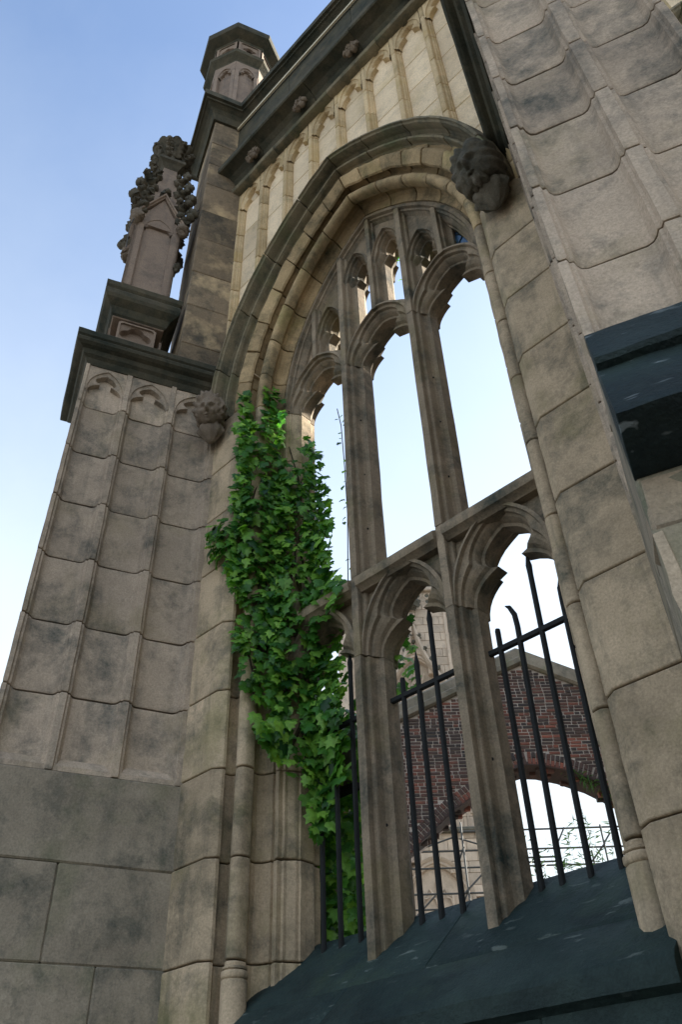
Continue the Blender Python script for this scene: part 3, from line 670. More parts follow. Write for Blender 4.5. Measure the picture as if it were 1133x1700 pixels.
V, F = tube([PL(.0, .55, 11.0), PL(.1, .47, 11.02), PL(.2, .43, 10.95)], .008, 5)
part(pn, 'iron_tie', V, F, 'wire')
V, F = tube([PL(.29, 1.12, 10.3), PL(.30, 1.16, 9.95), PL(.28, 1.14, 9.6)], .005, 5); part(pn, 'wire', V, F, 'wire')

# ------------------------------------------------------------------ octagonal turret
tu = thing('octagonal_turret', 'small octagonal stone turret with panelled shaft and broad cap above the parapet', 'turret', (-4.73, .05, 13.3))
TC = Vector((-4.73, .05))
def octv(r, z, k, a0=0): a = RD(45*k+a0); return Vector((TC.x+r*math.cos(a), TC.y+r*math.sin(a), z))
def octring(name, prof, mat):
    V, F = loft([[jit(octv(r, z, k), .003, 6) for k in range(8)] for r, z in prof]); part(tu, name, V, F, mat, 14)
octring('shaft', [(.40, 13.2), (.40, 14.86)], 'pinn')
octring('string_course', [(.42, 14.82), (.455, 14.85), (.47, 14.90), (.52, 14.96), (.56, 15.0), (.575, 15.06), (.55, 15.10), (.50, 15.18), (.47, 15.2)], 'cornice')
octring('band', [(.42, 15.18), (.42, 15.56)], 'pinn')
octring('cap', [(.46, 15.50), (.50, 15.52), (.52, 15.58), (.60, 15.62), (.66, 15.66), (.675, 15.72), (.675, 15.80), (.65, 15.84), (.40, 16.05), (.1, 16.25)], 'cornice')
for k in range(8):
    a, b2 = octv(.43, 0, k), octv(.43, 0, k+1); e = (b2-a); L = e.length; e /= L; mid = (a+b2)/2; nrm = Vector((mid.x-TC.x, mid.y-TC.y, 0)).normalized()
    pl = lambda x, y, z, mid=mid, e=e, nrm=nrm: mid+e*x+nrm*(.034-y)+Vector((0, 0, z))
    hw = L/2-.055; big = pointed(hw, .2, 14.55)
    plate(tu, 'panel_head', outer_pts(big, L/2+.012, lambda x: 14.86, (0, 14.55)), [(big, 0), ([(x*.93, z) for x, z in big], .016), (foil(hw*.85, .16, .34, .45, 14.55), .022), (foil(hw*.8, .15, .34, .45, 14.55), .062)], pl, 'pinn')
    for sg in (-1, 1):
        V, F = cbox(-.03, .03, 0, .066, 13.25, 14.56, .006); V = [pl(sg*(L/2-.02)+v.x, v.y-.001, v.z) for v in V]; part(tu, 'panel_strip', V, F, 'pinn', None)
    q = []; ou = []
    for i in range(32):
        t = 2*math.pi*(i+.5)/32; r = .062*(1+.45*abs(math.cos(2*t))); q.append((r*math.cos(t)*1.25, 15.37+r*math.sin(t)))
        kk = 1/max(abs(math.cos(t)), abs(math.sin(t))); ou.append(((L/2+.012)*kk*math.cos(t), 15.37+.19*kk*math.sin(t)))
    inr = [(x*.78, 15.37+(z-15.37)*.78) for x, z in ou]
    rings = [(ou, 0), (inr, 0), (inr, .016), (q, .022), ([(x*.9, 15.37+(z-15.37)*.9) for x, z in q], .06)]
    V = [pl(x, y-.034, z) for P, y in rings for x, z in P]; n = 32; F = [(r_*n+i, r_*n+(i+1) % n, (r_+1)*n+(i+1) % n, (r_+1)*n+i) for r_ in range(4) for i in range(n)]
    part(tu, 'quatrefoil_panel', V, F, 'pinn', 28)

# ------------------------------------------------------------------ carved heads on the hood ends
def carved_head(name, label, c, face, s, beard, mat, tilt=0.0):
    """one displaced surface: skull, brow, eye hollows, nose, lips, chin or beard, hair or hood"""
    t = thing(name, label, 'carving', c, 'carved heads at the ends of the hood mould')
    bm = bmesh.new(); bmesh.ops.create_icosphere(bm, subdivisions=5, radius=1.0)
    f = Vector((face[0], face[1], 0)).normalized(); sdv = Vector((-f.y, f.x, 0)); up = Vector((0, 0, 1))
    f2 = f*math.cos(tilt) - up*math.sin(tilt); u2 = up*math.cos(tilt) + f*math.sin(tilt)
    G = lambda x, m_, w_: math.exp(-((x-m_)/w_)**2)
    V = []; F = [tuple(v.index for v in fc.verts) for fc in bm.faces]; HV = []
    for v in bm.verts:
        x, y, z = v.co            # x side, y forward, z up
        r = 1.0; fr = max(0, y)
        d = 0.0
        d += .30*G(x, 0, .13)*G(z, -.08, .22)*fr*(1 if z > -.3 else .4)          # nose
        d += .13*G(z, .22, .10)*G(abs(x), .30, .26)*fr                           # brow
        d -= .17*G(z, .06, .10)*G(abs(x), .33, .16)*fr                           # eye hollow
        d += .09*G(z, .06, .055)*G(abs(x), .33, .09)*fr                          # eyeball
        d += .09*G(z, -.22, .16)*G(abs(x), .48, .18)*fr                          # cheek
        d += .10*G(z, -.43, .05)*G(x, 0, .22)*fr + .09*G(z, -.54, .05)*G(x, 0, .19)*fr - .07*G(z, -.485, .025)*G(x, 0, .22)*fr
        d += .12*G(z, -.75, .12)*G(x, 0, .25)*fr                                 # chin
        if beard:
            k = max(0, -z-.22)*fr*1.2*(1-G(x, 0, .16)*G(z, -.5, .1)); d += k*(.42+.16*math.sin(22*x+6*z+3*noise.noise(v.co*4)))
            hd = max(0, min(1, (abs(x)-.55)*3 + max(0, (z-.42)*4) + max(0, (-y)*3))); d += hd*(.22+.05*math.sin(18*z+9*x))
        else:
            hd = max(0, min(1, (abs(x)-.62)*3 + max(0, (z-.36)*4) + max(0, (-y)*3))); d += hd*(.20+.20*noise.noise(v.co*5.0)+.06*math.sin(15*z+12*x))
        p = Vector((x*.78, y*.88, z*1.08))*(1+d*1.45)
        V.append(Vector(c) + (sdv*p.x + f2*p.y + u2*p.z)*s)
    part(t, 'head', V, F, mat, 70, recalc=False)
    # shoulders / drapery below
    rings = []
    for k in range(9):
        q = k/8; z = -.45 - 1.7*q; w_ = (.50+.42*math.sin(min(1, q*1.5)*math.pi*.5))*(1-max(0, q-.5)*1.7); ring = []
        for i in range(28):
            a = 2*math.pi*i/28; rr = w_*(1+.10*math.sin(8*a+4*q)); ring.append(Vector(c)+(sdv*(math.cos(a)*rr*.95)+f*(math.sin(a)*rr*.62-.38-.30*q)+up*z)*s)
        rings.append(ring)
    V, F = loft(rings); part(t, 'drapery', V, F, mat, 60)
    bm.free(); return t
carved_head('carved_head', 'pale curly-haired stone head at the left foot of the hood mould', (-4.245, -.17, 7.08), (.62, -.78), .138, False, 'carved_pale', .38)
carved_head('carved_head', 'dark bearded stone head at the right foot of the hood mould', (-1.215, -.20, 7.14), (-.10, -.99), .172, True, 'carved', .42)

# ------------------------------------------------------------------ ivy on the left jamb
def leaf_shape(size, r_):
    """five-lobed ivy leaf folded on its midrib, stalk at the origin, tip at +y"""
    P = [(0, 0, 0), (.24, -.14, 0), (.50, .16, 0), (.30, .36, 0), (.40, .62, 0), (.17, .66, 0), (0, 1.0, 0)]
    R_ = [Vector((x, y, -.16*x - .22*max(0, y-.5)**1.2))*size for x, y, z in P]
    L_ = [Vector((-v.x, v.y, v.z)) for v in R_]
    m1 = Vector((0, .36*size, .05*size)); V = R_ + L_[1:-1] + [m1]
    n = len(R_); c = len(V)-1; ro = list(range(n)); lo = [0] + list(range(n, n+n-2)) + [n-1]
    F = [(c, ro[i], ro[i+1]) for i in range(n-1)] + [(c, lo[i+1], lo[i]) for i in range(n-1)]
    return V, F
IVPOLY = [(398, 655), (412, 645), (422, 690), (438, 690), (441, 640), (468, 640), (470, 690), (472, 752), (488, 760), (492, 740), (500, 715), (520, 728), (530, 750), (542, 800), (551, 880), (556, 935), (574, 962), (578, 1000), (600, 985), (598, 1005), (575, 1030), (560, 1080), (590, 1150), (592, 1215), (575, 1290), (556, 1300), (545, 1400), (524, 1385), (496, 1320), (480, 1270), (440, 1240), (412, 1195), (403, 1130), (388, 1090), (392, 1040), (398, 1000), (380, 965), (345, 915), (343, 882), (376, 855), (370, 800), (384, 755), (372, 720), (384, 690), (400, 700)]
def inside(P, x, y):
    r = False; n = len(P)
    for i in range(n):
        x0, y0 = P[i]; x1, y1 = P[i-1]
        if (y0 > y) != (y1 > y) and x < (x1-x0)*(y-y0)/(y1-y0)+x0: r = not r
    return r
SURF = [Vector(p) for p in ((-4.40, -.03), (-4.04, -.03), (-3.99, .06), (-3.90, .13), (-3.83, .31), (-3.72, .40), (-3.66, .55), (-3.50, .60), (-3.36, .62))]
LEN = [(SURF[i+1]-SURF[i]).length for i in range(len(SURF)-1)]; TOT = sum(LEN)
def surf(s):
    for i, L in enumerate(LEN):
        if s <= L or i == len(LEN)-1:
            t = s/L; e = (SURF[i+1]-SURF[i]).normalized(); p = SURF[i]*(1-t)+SURF[i+1]*t; return p, Vector((e.y, -e.x))
        s -= L
ivy = thing('ivy', 'mass of bright green ivy climbing the left jamb of the window', 'ivy', (-3.95, .05, 2.7))
leaves = []; tries = 0
while len(leaves) < 2300 and tries < 200000:
    tries += 1
    s = rng.uniform(0, TOT); z = rng.uniform(2.9, 8.4); p, nrm = surf(s)
    bulge = .06+.26*max(0, noise.noise(Vector((s*2.2, z*1.6, 3.1)))+.35); dep = rng.random()**.6*bulge
    q = Vector((p.x+nrm.x*dep, p.y+nrm.y*dep, z)); X, Y = proj(q)
    if not inside(IVPOLY, X, Y): continue
    edge = not all(inside(IVPOLY, X+dx, Y+dy) for dx, dy in ((13, 0), (-13, 0), (0, 13), (0, -13)))
    if edge and rng.random() < .45: continue
    if noise.noise(Vector((s*5, z*4, 9.0))) < -.36 and dep < .5*bulge: continue
    leaves.append((dep/bulge, q, nrm))
# hanging growth inside the opening and sprigs over the transom
for _ in range(1100):
    z = rng.uniform(2.75, 4.3); q = Vector((-4.05+rng.uniform(0, .62), rng.uniform(.72, 1.0), z)); q.x += (q.y-.72)*-.9; leaves.append((rng.random()*.4, q, Vector((.5, -.86))))
for _ in range(60):
    q = Vector((rng.uniform(-3.62, -3.16), rng.uniform(.27, .40), 4.88+rng.uniform(-.14, .14))); leaves.append((.8, q, Vector((.2, -.95))))
for _ in range(20):
    z = rng.uniform(4.1, 4.7); q = Vector((-2.955+rng.uniform(-.06, .05), rng.uniform(.58, .72), z)); leaves.append((.6, q, Vector((.4, -.9))))
leaves.sort(key=lambda l: -l[0])
shapes = []
for k in range(10):
    sz = .066+.005*k; V, F = leaf_shape(sz, rng); V = [v+Vector((0, 0, rng.uniform(-.006, .006))) for v in V]; shapes.append((V, F))
smesh = [mesh('ivy_leaf', V, F, 'leaf', 60, None, False) for V, F in shapes]
def leaf_mx(q, nrm, up_tilt=None):
    n3 = Vector((nrm.x, nrm.y, rng.uniform(.15, .75))).normalized()
    n3 = (n3 + Vector((rng.uniform(-.55, .55), rng.uniform(-.55, .55), rng.uniform(-.3, .35)))).normalized()
    tip = Vector((rng.uniform(-.7, .7), rng.uniform(-.4, .4), -1)); tip = (tip - n3*tip.dot(n3)).normalized(); xx = tip.cross(n3)
    return Matrix(((xx.x, tip.x, n3.x, q.x), (xx.y, tip.y, n3.y, q.y), (xx.z, tip.z, n3.z, q.z), (0, 0, 0, 1)))
SV = []; SF = []; ST = []
for i, (d, q, nrm) in enumerate(leaves):
    Mx = leaf_mx(q, nrm); k = rng.randrange(10)
    if i < 300: inst(ivy, 'leaf', smesh[k], Mx)
    else:
        o = len(SV); tn = (rng.random(), rng.random(), rng.random(), 1); scl = Matrix.Scale(rng.uniform(.8, 1.15), 4)
        SV += [Mx @ scl @ v for v in shapes[k][0]]; SF += [tuple(j+o for j in f) for f in shapes[k][1]]; ST += [tn]*len(shapes[k][0])
def tone(o, cols):
    ca = o.data.color_attributes.new('tone', 'FLOAT_COLOR', 'POINT')
    for i, c in enumerate(cols): ca.data[i].color = c
fo = part(ivy, 'foliage', SV, SF, 'leaf', 60, False); fo['kind'] = 'stuff'; tone(fo, ST)
for k in range(9):
    s0 = rng.uniform(.25, TOT*.8); P = []
    for q in range(26):
        z = 2.6+4.6*q/25; p, nrm = surf(max(.05, min(TOT-.05, s0+.12*math.sin(q*.5+k)+.02*q)))
        pt = Vector((p.x+nrm.x*.015, p.y+nrm.y*.015, z)); X, Y = proj(pt)
        if all(inside(IVPOLY, X+dx, Y+8) for dx in (-12, 12)): P.append(pt)
        elif len(P) > 3: break
        else: P = []
    if len(P) < 4: continue
    V, F = tube(P, .014, 6, .4); part(ivy, 'stem', V, F, 'stem', 60)
# thin hanging trails
def trail(label, pts, n, spread, cat='vine'):
    t = thing('hanging_vine', label, cat, pts[-1], 'thin vines hanging in the window')
    V, F = tube(pts, .0045, 5); part(t, 'stem', V, F, 'stem', 60)
    for k in range(n):
        f_ = rng.random()*(len(pts)-1); i = int(f_); q = Vector(pts[i]).lerp(Vector(pts[i+1]), f_-i) + Vector((rng.uniform(-1, 1)*spread, rng.uniform(-.5, .5)*spread, rng.uniform(-.5, .5)*spread))
        inst(t, 'leaf', smesh[0], leaf_mx(q, Vector((.3, -.95))) @ Matrix.Scale(rng.uniform(.45, .8), 4))
trail('thin leafy vine hanging beside the ivy in the left light', [(-3.42, .60, 7.05), (-3.38, .60, 6.8), (-3.36, .60, 6.3), (-3.36, .61, 5.8), (-3.38, .61, 5.3), (-3.40, .62, 5.0)], 26, .045)
trail('thin vine dangling in the top of the middle light', [(-2.55, .62, 8.75), (-2.54, .62, 8.4), (-2.53, .62, 8.1), (-2.52, .62, 7.75)], 9, .035)
trail('leafy sprig hanging at the top of the right light', [(-2.16, .62, 8.55), (-2.15, .62, 8.25), (-2.17, .62, 7.95), (-2.14, .62, 7.75)], 20, .07)
trail('bare wire-like stem looping down beside the right mullion', [(-2.40, .60, 7.35), (-2.41, .56, 6.9), (-2.40, .50, 6.4), (-2.385, .44, 6.1)], 0, 0)

# ------------------------------------------------------------------ wooden post inside
wp = thing('timber_boards', 'brown red-topped board and grey board on a dark bracket behind the left light', 'boards', (-3.56, .70, 3.66))
V, F = cbox(-3.635, -3.572, .68, .73, 3.70, 4.03, .005); part(wp, 'brown_board', V, F, 'timber', 20)
V, F = cbox(-3.638, -3.569, .677, .733, 4.032, 4.10, .005); part(wp, 'red_cap', V, F, 'red', 20)
V, F = cbox(-3.548, -3.485, .68, .72, 3.72, 4.04, .005); part(wp, 'grey_board', V, F, 'timber_grey', 20)
V, F = cbox(-4.05, -3.46, .675, .735, 3.655, 3.698, .004); part(wp, 'bracket', V, F, 'iron', 20)

# ------------------------------------------------------------------ chancel gable wall of brick with its arch
nB = Vector((-.70711, .70711, 0)); dB = Vector((.70711, .70711, 0))
def BP(D): return lambda t, o, z: CAM.xy.to_3d() + nB*(D+o) + dB*t + Vector((0, 0, z))
bp = BP(15.0)
gw = thing('brick_gable_wall', 'ruined red brick gable wall with stone coping and an open arch, inside the church', 'wall', bp(3.94, 0, 0))
APT, APZ, SLP = 3.94, 10.20, .475
ARC = [(.35, 3.0), (.45, 4.6), (.72, 5.5), (1.05, 6.1), (1.45, 6.55), (1.85, 6.90), (2.26, 7.24), (2.66, 7.50), (3.05, 7.74), (3.40, 7.97), (3.70, 8.06), (4.0, 8.04), (4.4, 7.94), (4.9, 7.74), (5.5, 7.38), (6.1, 6.85), (6.6, 6.2), (6.95, 5.4), (7.1, 4.5), (7.15, 3.0)]
def arch_z(t):
    for (a, za), (b2, zb) in zip(ARC[:-1], ARC[1:]):
        if a <= t <= b2: return za+(zb-za)*(t-a)/(b2-a)
    return -1
def gable_z(t): return APZ - abs(t-APT)*SLP
# mortar bed with the opening
TS = [-2.0, .34] + [a for a, _ in ARC] + [7.16, 10.0]
TS = sorted(set(TS + [APT] + [x*.25 for x in range(2, 29)])); rings = []
V = []; F = []
for t in TS:
    lo = max(0.0, arch_z(t)); 
    for o in (.0, .62): V += [bp(t, o, lo), bp(t, o, gable_z(t))]
for i in range(len(TS)-1):
    a, b2 = i*4, i*4+4
    F += [(a, b2, b2+1, a+1), (a+2, a+3, b2+3, b2+2), (a, a+2, b2+2, b2), (a+1, b2+1, b2+3, a+3)]
part(gw, 'mortar_bed', V, F, 'mortar', None)
# bricks
BH, BL = .068, .222
bV, bF = cbox(-.5, .5, -.5, .5, -.5, .5, .04)
bme = mesh('brick', bV, bF, 'brick', None)
bmx = Matrix(((dB.x, nB.x, 0, 0), (dB.y, nB.y, 0, 0), (0, 0, 1, 0), (0, 0, 0, 1)))
bricks = []
z = 3.0; row = 0
while z < 10.2:
    t = -1.8 + (.11 if row % 2 else 0) + rng.uniform(-.02, .02)
    while t < 9.5:
        L = BL if rng.random() < .68 else BL*.5; tm = t+L/2; t += L
        zc = z+BH/2
        ok = all(zc+BH*.4 < gable_z(tt) and (arch_z(tt) < 0 or zc-BH/2 > arch_z(tt)+.215*(1 if abs(tt-3.8) < 2.4 else 1.25)) for tt in (tm-L*.4, tm+L*.4))
        if ok: bricks.append((tm, zc, L-.014, BH-.0145, 0.0))
    z += BH; row += 1
# rowlock arch rings
acc = []; 
for (a, za), (b2, zb) in zip(ARC[:-1], ARC[1:]):
    n = max(2, int(math.hypot(b2-a, zb-za)/.012))
    for i in range(n): acc.append((a+(b2-a)*i/n, za+(zb-za)*i/n))
lastp = None
for t_, z_ in acc:
    if lastp is None or math.hypot(t_-lastp[0], z_-lastp[1]) >= .078:
        if lastp is not None:
            ang = math.atan2(z_-lastp[1], t_-lastp[0])
            for q in (0, 1):
                off = .062+.125*q; bricks.append(((t_+lastp[0])/2-math.sin(ang)*off, (z_+lastp[1])/2+math.cos(ang)*off, .066, .115, ang))
        lastp = (t_, z_)
def score(b):
    X, Y = proj(bp(b[0], 0, b[1])); vis = 655 < X < 1005 and 1060 < Y < 1420
    return (0 if vis else 1, abs(Y-1230) + .4*abs(X-880))
bricks.sort(key=score)
BV = []; BF = []; BT = []
for i, (t_, z_, L, H_, ang) in enumerate(bricks):
    o_ = rng.uniform(-.008, .006) - (.012 if ang else 0); p = bp(t_, o_+.03, z_)
    Mx = Matrix.Translation(p) @ bmx @ Matrix.Rotation(-ang, 4, 'Y') @ Matrix.Diagonal((L*rng.uniform(.95, 1.0), .085, H_*rng.uniform(.93, 1.0), 1))
    if i < 300: inst(gw, 'brick', bme, Mx)
    else:
        o = len(BV); BV += [Mx @ v for v in bV]; BF += [tuple(j+o for j in f) for f in bF]; BT += [(rng.random(), rng.random(), rng.random(), 1)]*len(bV)
br = part(gw, 'brickwork', BV, BF, 'brick', None, False); br['kind'] = 'stuff'; tone(br, BT)
# dark soffit of the arch: second brick skin
V = []; F = []
for t_, z_ in ARC:
    for o in (-.02, .66): V.append(bp(t_, o, z_-.012)); 
for t_, z_ in ARC:
    for o in (-.02, .66): V.append(bp(t_, o, z_+.05))
m_ = len(ARC)
for i in range(m_-1): F += [(2*i, 2*i+1, 2*i+3, 2*i+2), (2*m_+2*i, 2*m_+2*i+2, 2*m_+2*i+3, 2*m_+2*i+1), (2*i, 2*i+2, 2*m_+2*i+2, 2*m_+2*i), (2*i+1, 2*m_+2*i+1, 2*m_+2*i+3, 2*i+3)]
sf = part(gw, 'arch_soffit', V, F, 'brick', None); tone(sf, [(.2, .1, .3, 1)]*len(V))
for k in range(60):
    t_ = rng.uniform(1.0, 6.5); o = rng.uniform(.05, .6); zz = arch_z(t_); V, F = cbox(-.06, .06, -.05, .05, -.05, .02, .008)
    if k < 40: inst(gw, 'ragged_brick', bme, Matrix.Translation(bp(t_, o, zz-.03)) @ bmx @ Matrix.Diagonal((.11, .1, rng.uniform(.05, .11), 1)))
# north wall of the chancel, unseen, added to keep sun off sill and mullions
nw = thing('unseen_chancel_wall', 'unseen plain wall on the far side of the roofless chancel, added to block the sun', 'wall', BP(9)(8.94, 0, 0))
for i in range(10):
    for k in range(4):
        V, F = cbox(8.94, 9.7, 2.6+3.2*k, 5.79+3.2*k, i*1.36, i*1.36+1.355, .01); part(nw, 'wall_stone', [BP(0)(v.x, v.y, v.z) for v in V], F, 'wall', None)
# stone coping
for sg in (-1, 1):
    tt = 0.0
    while tt < 5.6:
        L = rng.uniform(.9, 1.3); a, c2 = tt, min(5.7, tt+L-.012); rings = []
        for t_ in (a, c2):
            tq = APT+sg*t_; zg = gable_z(tq)
            rings.append([bp(tq, -.06, zg-.02), bp(tq, -.11, zg+.02), bp(tq, -.11, zg+.13), bp(tq, -.06, zg+.17), bp(tq, -.05, zg+.36), bp(tq, .1, zg+.46), bp(tq, .5, zg+.46), bp(tq, .68, zg+.1), bp(tq, .66, zg-.02)])
        V, F = loft([[jit(v, .015, 2) for v in r] for r in rings]); part(gw, 'coping_stone', V, F, 'coping', 25); tt += L
# grassy tuft and weeds on the arch
tf = thing('weed_tuft', 'green weeds sprouting from the right side of the brick arch', 'plant', bp(4.9, -.05, 7.7))
V = []; F = []; TT = []
for k in range(150):
    b0 = bp(rng.uniform(4.45, 5.6), rng.uniform(-.08, .3), 0); tb = (b0-bp(0, 0, 0)).dot(dB); b0.z = arch_z(tb)+rng.uniform(-.02, .06)
    d = dB*rng.uniform(-.8, .8)+nB*rng.uniform(-.9, .1)+Vector((0, 0, rng.uniform(-.9, .25))); d = d.normalized()*rng.uniform(.14, .34); s_ = d.cross(Vector((rng.random(), rng.random(), rng.random()))).normalized()*.011
    o = len(V); V += [b0-s_, b0+s_, b0+d*.6+s_*.8-Vector((0, 0, .02)), b0+d*.6-s_*.8-Vector((0, 0, .02)), b0+d-Vector((0, 0, .09))]; F += [(o, o+1, o+2, o+3), (o+3, o+2, o+4)]; TT += [(rng.random(), rng.random(), 0, 1)]*5
o_ = part(tf, 'blades', V, F, 'grass', None, False); o_['kind'] = 'stuff'; tone(o_, TT)

# ------------------------------------------------------------------ bamboo beyond the arch
bb = thing('bamboo_clump', 'thin dark bamboo stems and leaves seen through the brick arch', 'plant', BP(17.5)(4.9, 0, 0))
b7 = BP(17.5); V = []; F = []; TT = []
for k in range(22):
    t0 = rng.uniform(4.35, 5.7); P = []; lean = rng.uniform(-.45, .45); top = rng.uniform(6.7, 8.3)
    for q in range(9):
        f_ = q/8; P.append(b7(t0+lean*f_**2+.04*math.sin(f_*7+k), rng.uniform(-.02, .02)+.3*math.sin(k), top*f_-.25*max(0, f_-.8)))
    tv, tf_ = tube(P, .010, 5, .3); part(bb, 'stem', tv, tf_, 'bamboo', 60)
    for q in range(30):
        f_ = rng.uniform(.74, 1.0); i = min(7, int(f_*8)); b0 = P[i].lerp(P[i+1], f_*8-i)
        d = dB*rng.uniform(-1, 1)+nB*rng.uniform(-.6, .6)+Vector((0, 0, rng.uniform(-.75, .5))); d = d.normalized()*rng.uniform(.10, .24); s_ = d.cross(nB*.8+Vector((0, 0, .3))).normalized()*rng.uniform(.009, .016)
        o = len(V); V += [b0, b0+d*.35+s_, b0+d, b0+d*.35-s_]; F += [(o, o+1, o+2, o+3)]; TT += [(rng.random(), rng.random(), 0, 1)]*4
o_ = part(bb, 'leaves', V, F, 'bamboo', None, False); o_['kind'] = 'stuff'; tone(o_, TT)

# ------------------------------------------------------------------ scaffolding
sfd = thing('scaffolding', 'dark steel tube scaffolding standing in the nave beyond the brick arch', 'scaffolding', BP(21)(4.2, 0, 0))
def stube(name, p0, p1, r=.024):
    V, F = tube([p0, p1], r, 8); part(sfd, name, V, F, 'scaffold', 40)
s1, s2 = BP(21), BP(22.3)
for zz in (2.0, 4.0, 5.9, 7.48, 8.47):
    for s_ in (s1, s2): stube('ledger', s_(1.2, 0, zz), s_(8.4, 0, zz))
stube('guard_rail', s1(3.2, 0, 8.94), s1(8.4, 0, 8.96)); stube('guard_rail', s1(4.4, 0, 8.26), s1(5.6, 0, 8.27)); stube('guard_rail', s1(4.4, 0, 8.15), s1(5.6, 0, 8.16))
for t_, zt in ((1.3, 8.6), (3.25, 9.15), (4.72, 8.5), (6.76, 9.0), (8.3, 9.2)):
    stube('standard', s1(t_, -.05, 0), s1(t_, -.05, zt)); stube('standard', s2(t_+.05, -.05, 0), s2(t_+.05, -.05, zt-.2))
    for zz in (4.0, 7.48, 8.47): stube('transom_tube', s1(t_, -.1, zz+.05), s2(t_, .1, zz+.05))
for a, c2 in (((1.85, 8.42), (3.10, 8.82)), ((3.18, 8.76), (4.4, 8.36)), ((1.75, 6.8), (2.45, 7.44)), ((3.16, 7.47), (4.2, 8.4)), ((5.6, 8.56), (5.85, 8.96)), ((6.76, 8.54), (6.98, 8.8)), ((2.1, 6.75), (2.6, 7.0)), ((2.6, 7.0), (3.1, 6.7))):
    stube('brace', s1(a[0], -.03, a[1]), s1(c2[0], -.03, c2[1]), .022)

# ------------------------------------------------------------------ church tower
DT = 32.2; tp = BP(DT); KZ = .947; TM = 3.87
tz = lambda z34: 1.6+(z34-1.6)*KZ
tw = thing('church_tower', 'pale sandstone church tower with large traceried window, seen through the middle light', 'tower', tp(TM, 3, 0))
HW = 3.05; PT = tz(25.35)
V = [tp(TM+t, o, z) for z in (0, PT) for t, o in ((-HW+.02, .25), (HW-.02, .25), (HW-.02, 6.0), (-HW+.02, 6.0))]
part(tw, 'core', V, [(0, 1, 2, 3), (7, 6, 5, 4), (0, 4, 5, 1), (1, 5, 6, 2), (2, 6, 7, 3), (3, 7, 4, 0)], 'tower', None)
wz, wh, ww = tz(19.2), tz(21.54), 1.12                 # belfry window: springing, apex, half width
def win_in(t, z): 
    if abs(t) > ww+.16: return False
    if z < wz: return z > tz(15.6)
    return z < wz + (wh+.25-wz)*math.sqrt(max(0, 1-(abs(t)/(ww+.18))**1.6))
az, ah, aw = tz(10.6), tz(12.2), 1.12
def door_in(t, z):
    if abs(t) > aw+.2: return False
    return z < az + (ah+.1-az)*math.sqrt(max(0, 1-(abs(t)/(aw+.2))**1.7))
def tbox(name, t0, t1, o0, o1, z0, z1, mat, c=.012):
    V, F = cbox(t0, t1, o0, o1, z0, z1, c); return part(tw, name, [tp(TM+v.x, v.y, v.z) for v in V], F, mat, None)
cnt = 0; z = 8.4; row = 0; rest = ([], [])
while z < PT-.05:
    zn = min(PT, z+.42); t = -HW + (.0 if row % 2 else -.35)
    while t < HW:
        te = min(HW, t+.72); t0 = max(-HW, t)
        if te-t0 > .05 and not win_in((t0+te)/2, (z+zn)/2) and not door_in((t0+te)/2, (z+zn)/2):
            X, Y = proj(tp(TM+(t0+te)/2, 0, (z+zn)/2))
            if 650 < X < 800 and cnt < 290: tbox('stone', t0, te-.012, rng.uniform(-.012, .0), .26, z, zn-.012, 'tower'); cnt += 1
            else:
                V, F = cbox(t0, te-.012, 0, .26, z, zn-.012, .012); o = len(rest[0]); rest[0].extend(tp(TM+v.x, v.y, v.z) for v in V); rest[1].extend(tuple(j+o for j in f) for f in F)
        t += .72
    z = zn; row += 1
o_ = part(tw, 'ashlar', rest[0], rest[1], 'tower', None); o_['kind'] = 'stuff'
for t in (-2.9, -2.45, -2.0, -1.55, 1.55, 2.0, 2.45, 2.9): tbox('wall_rib', t-.07, t+.07, -.10, .02, tz(14.6), PT-.4, 'tower', .03)
tbox('corner_buttress', -HW-.35, -HW+.25, -.45, .6, 0, PT+.2, 'tower', .04); tbox('corner_buttress', HW-.25, HW+.35, -.45, .6, 0, PT+.2, 'tower', .04)
# belfry window
def aline(hw, zs, za, n=14, p=1.6):
    r = [(hw, zs-3.2)] + [(hw*(1-i/n), zs+(za-zs)*math.sqrt(max(0, 1-(1-i/n)**p))) for i in range(n+1)]
    return r + [(-x, z_) for x, z_ in r[-2::-1]]
def ribbon(name, P, prof, mat):
    """moulding that follows an outline in the tower face; prof (scale out, depth)"""
    rings = []
    for i, (x, z_) in enumerate(P):
        a = Vector(P[max(0, i-1)]); b2 = Vector(P[min(len(P)-1, i+1)]); e = (b2-a).normalized(); nn = Vector((e.y, -e.x))
        rings.append([tp(TM+x+nn.x*s_, o, z_+nn.y*s_) for s_, o in prof])
    V, F = loft(rings); return part(tw, name, V, F, mat, 35)
W0 = aline(ww, wz, wh)
V = [tp(TM+x, .30, z_) for x, z_ in W0]; part(tw, 'louvre', V, [tuple(range(len(V)))], 'void', None)
o_ = tw.children[-1]; 
wa = ribbon('window_arch', W0, [(-.02, .3), (.0, .05), (.06, .02), (.08, -.05), (.16, -.06), (.20, -.02), (.24, -.10), (.34, -.14), (.36, .05)], 'tower')
mt = lambda P, r=.04: part(wa, 'tracery_bar', *tube([tp(TM+x, .16, z_) for x, z_ in P], r, 6), 'tower', 50)
for x in (-.40, .40): mt([(x, wz-3.0), (x, wz+.35), (x*.55, wz+1.0), (x*.2, wz+1.5)])
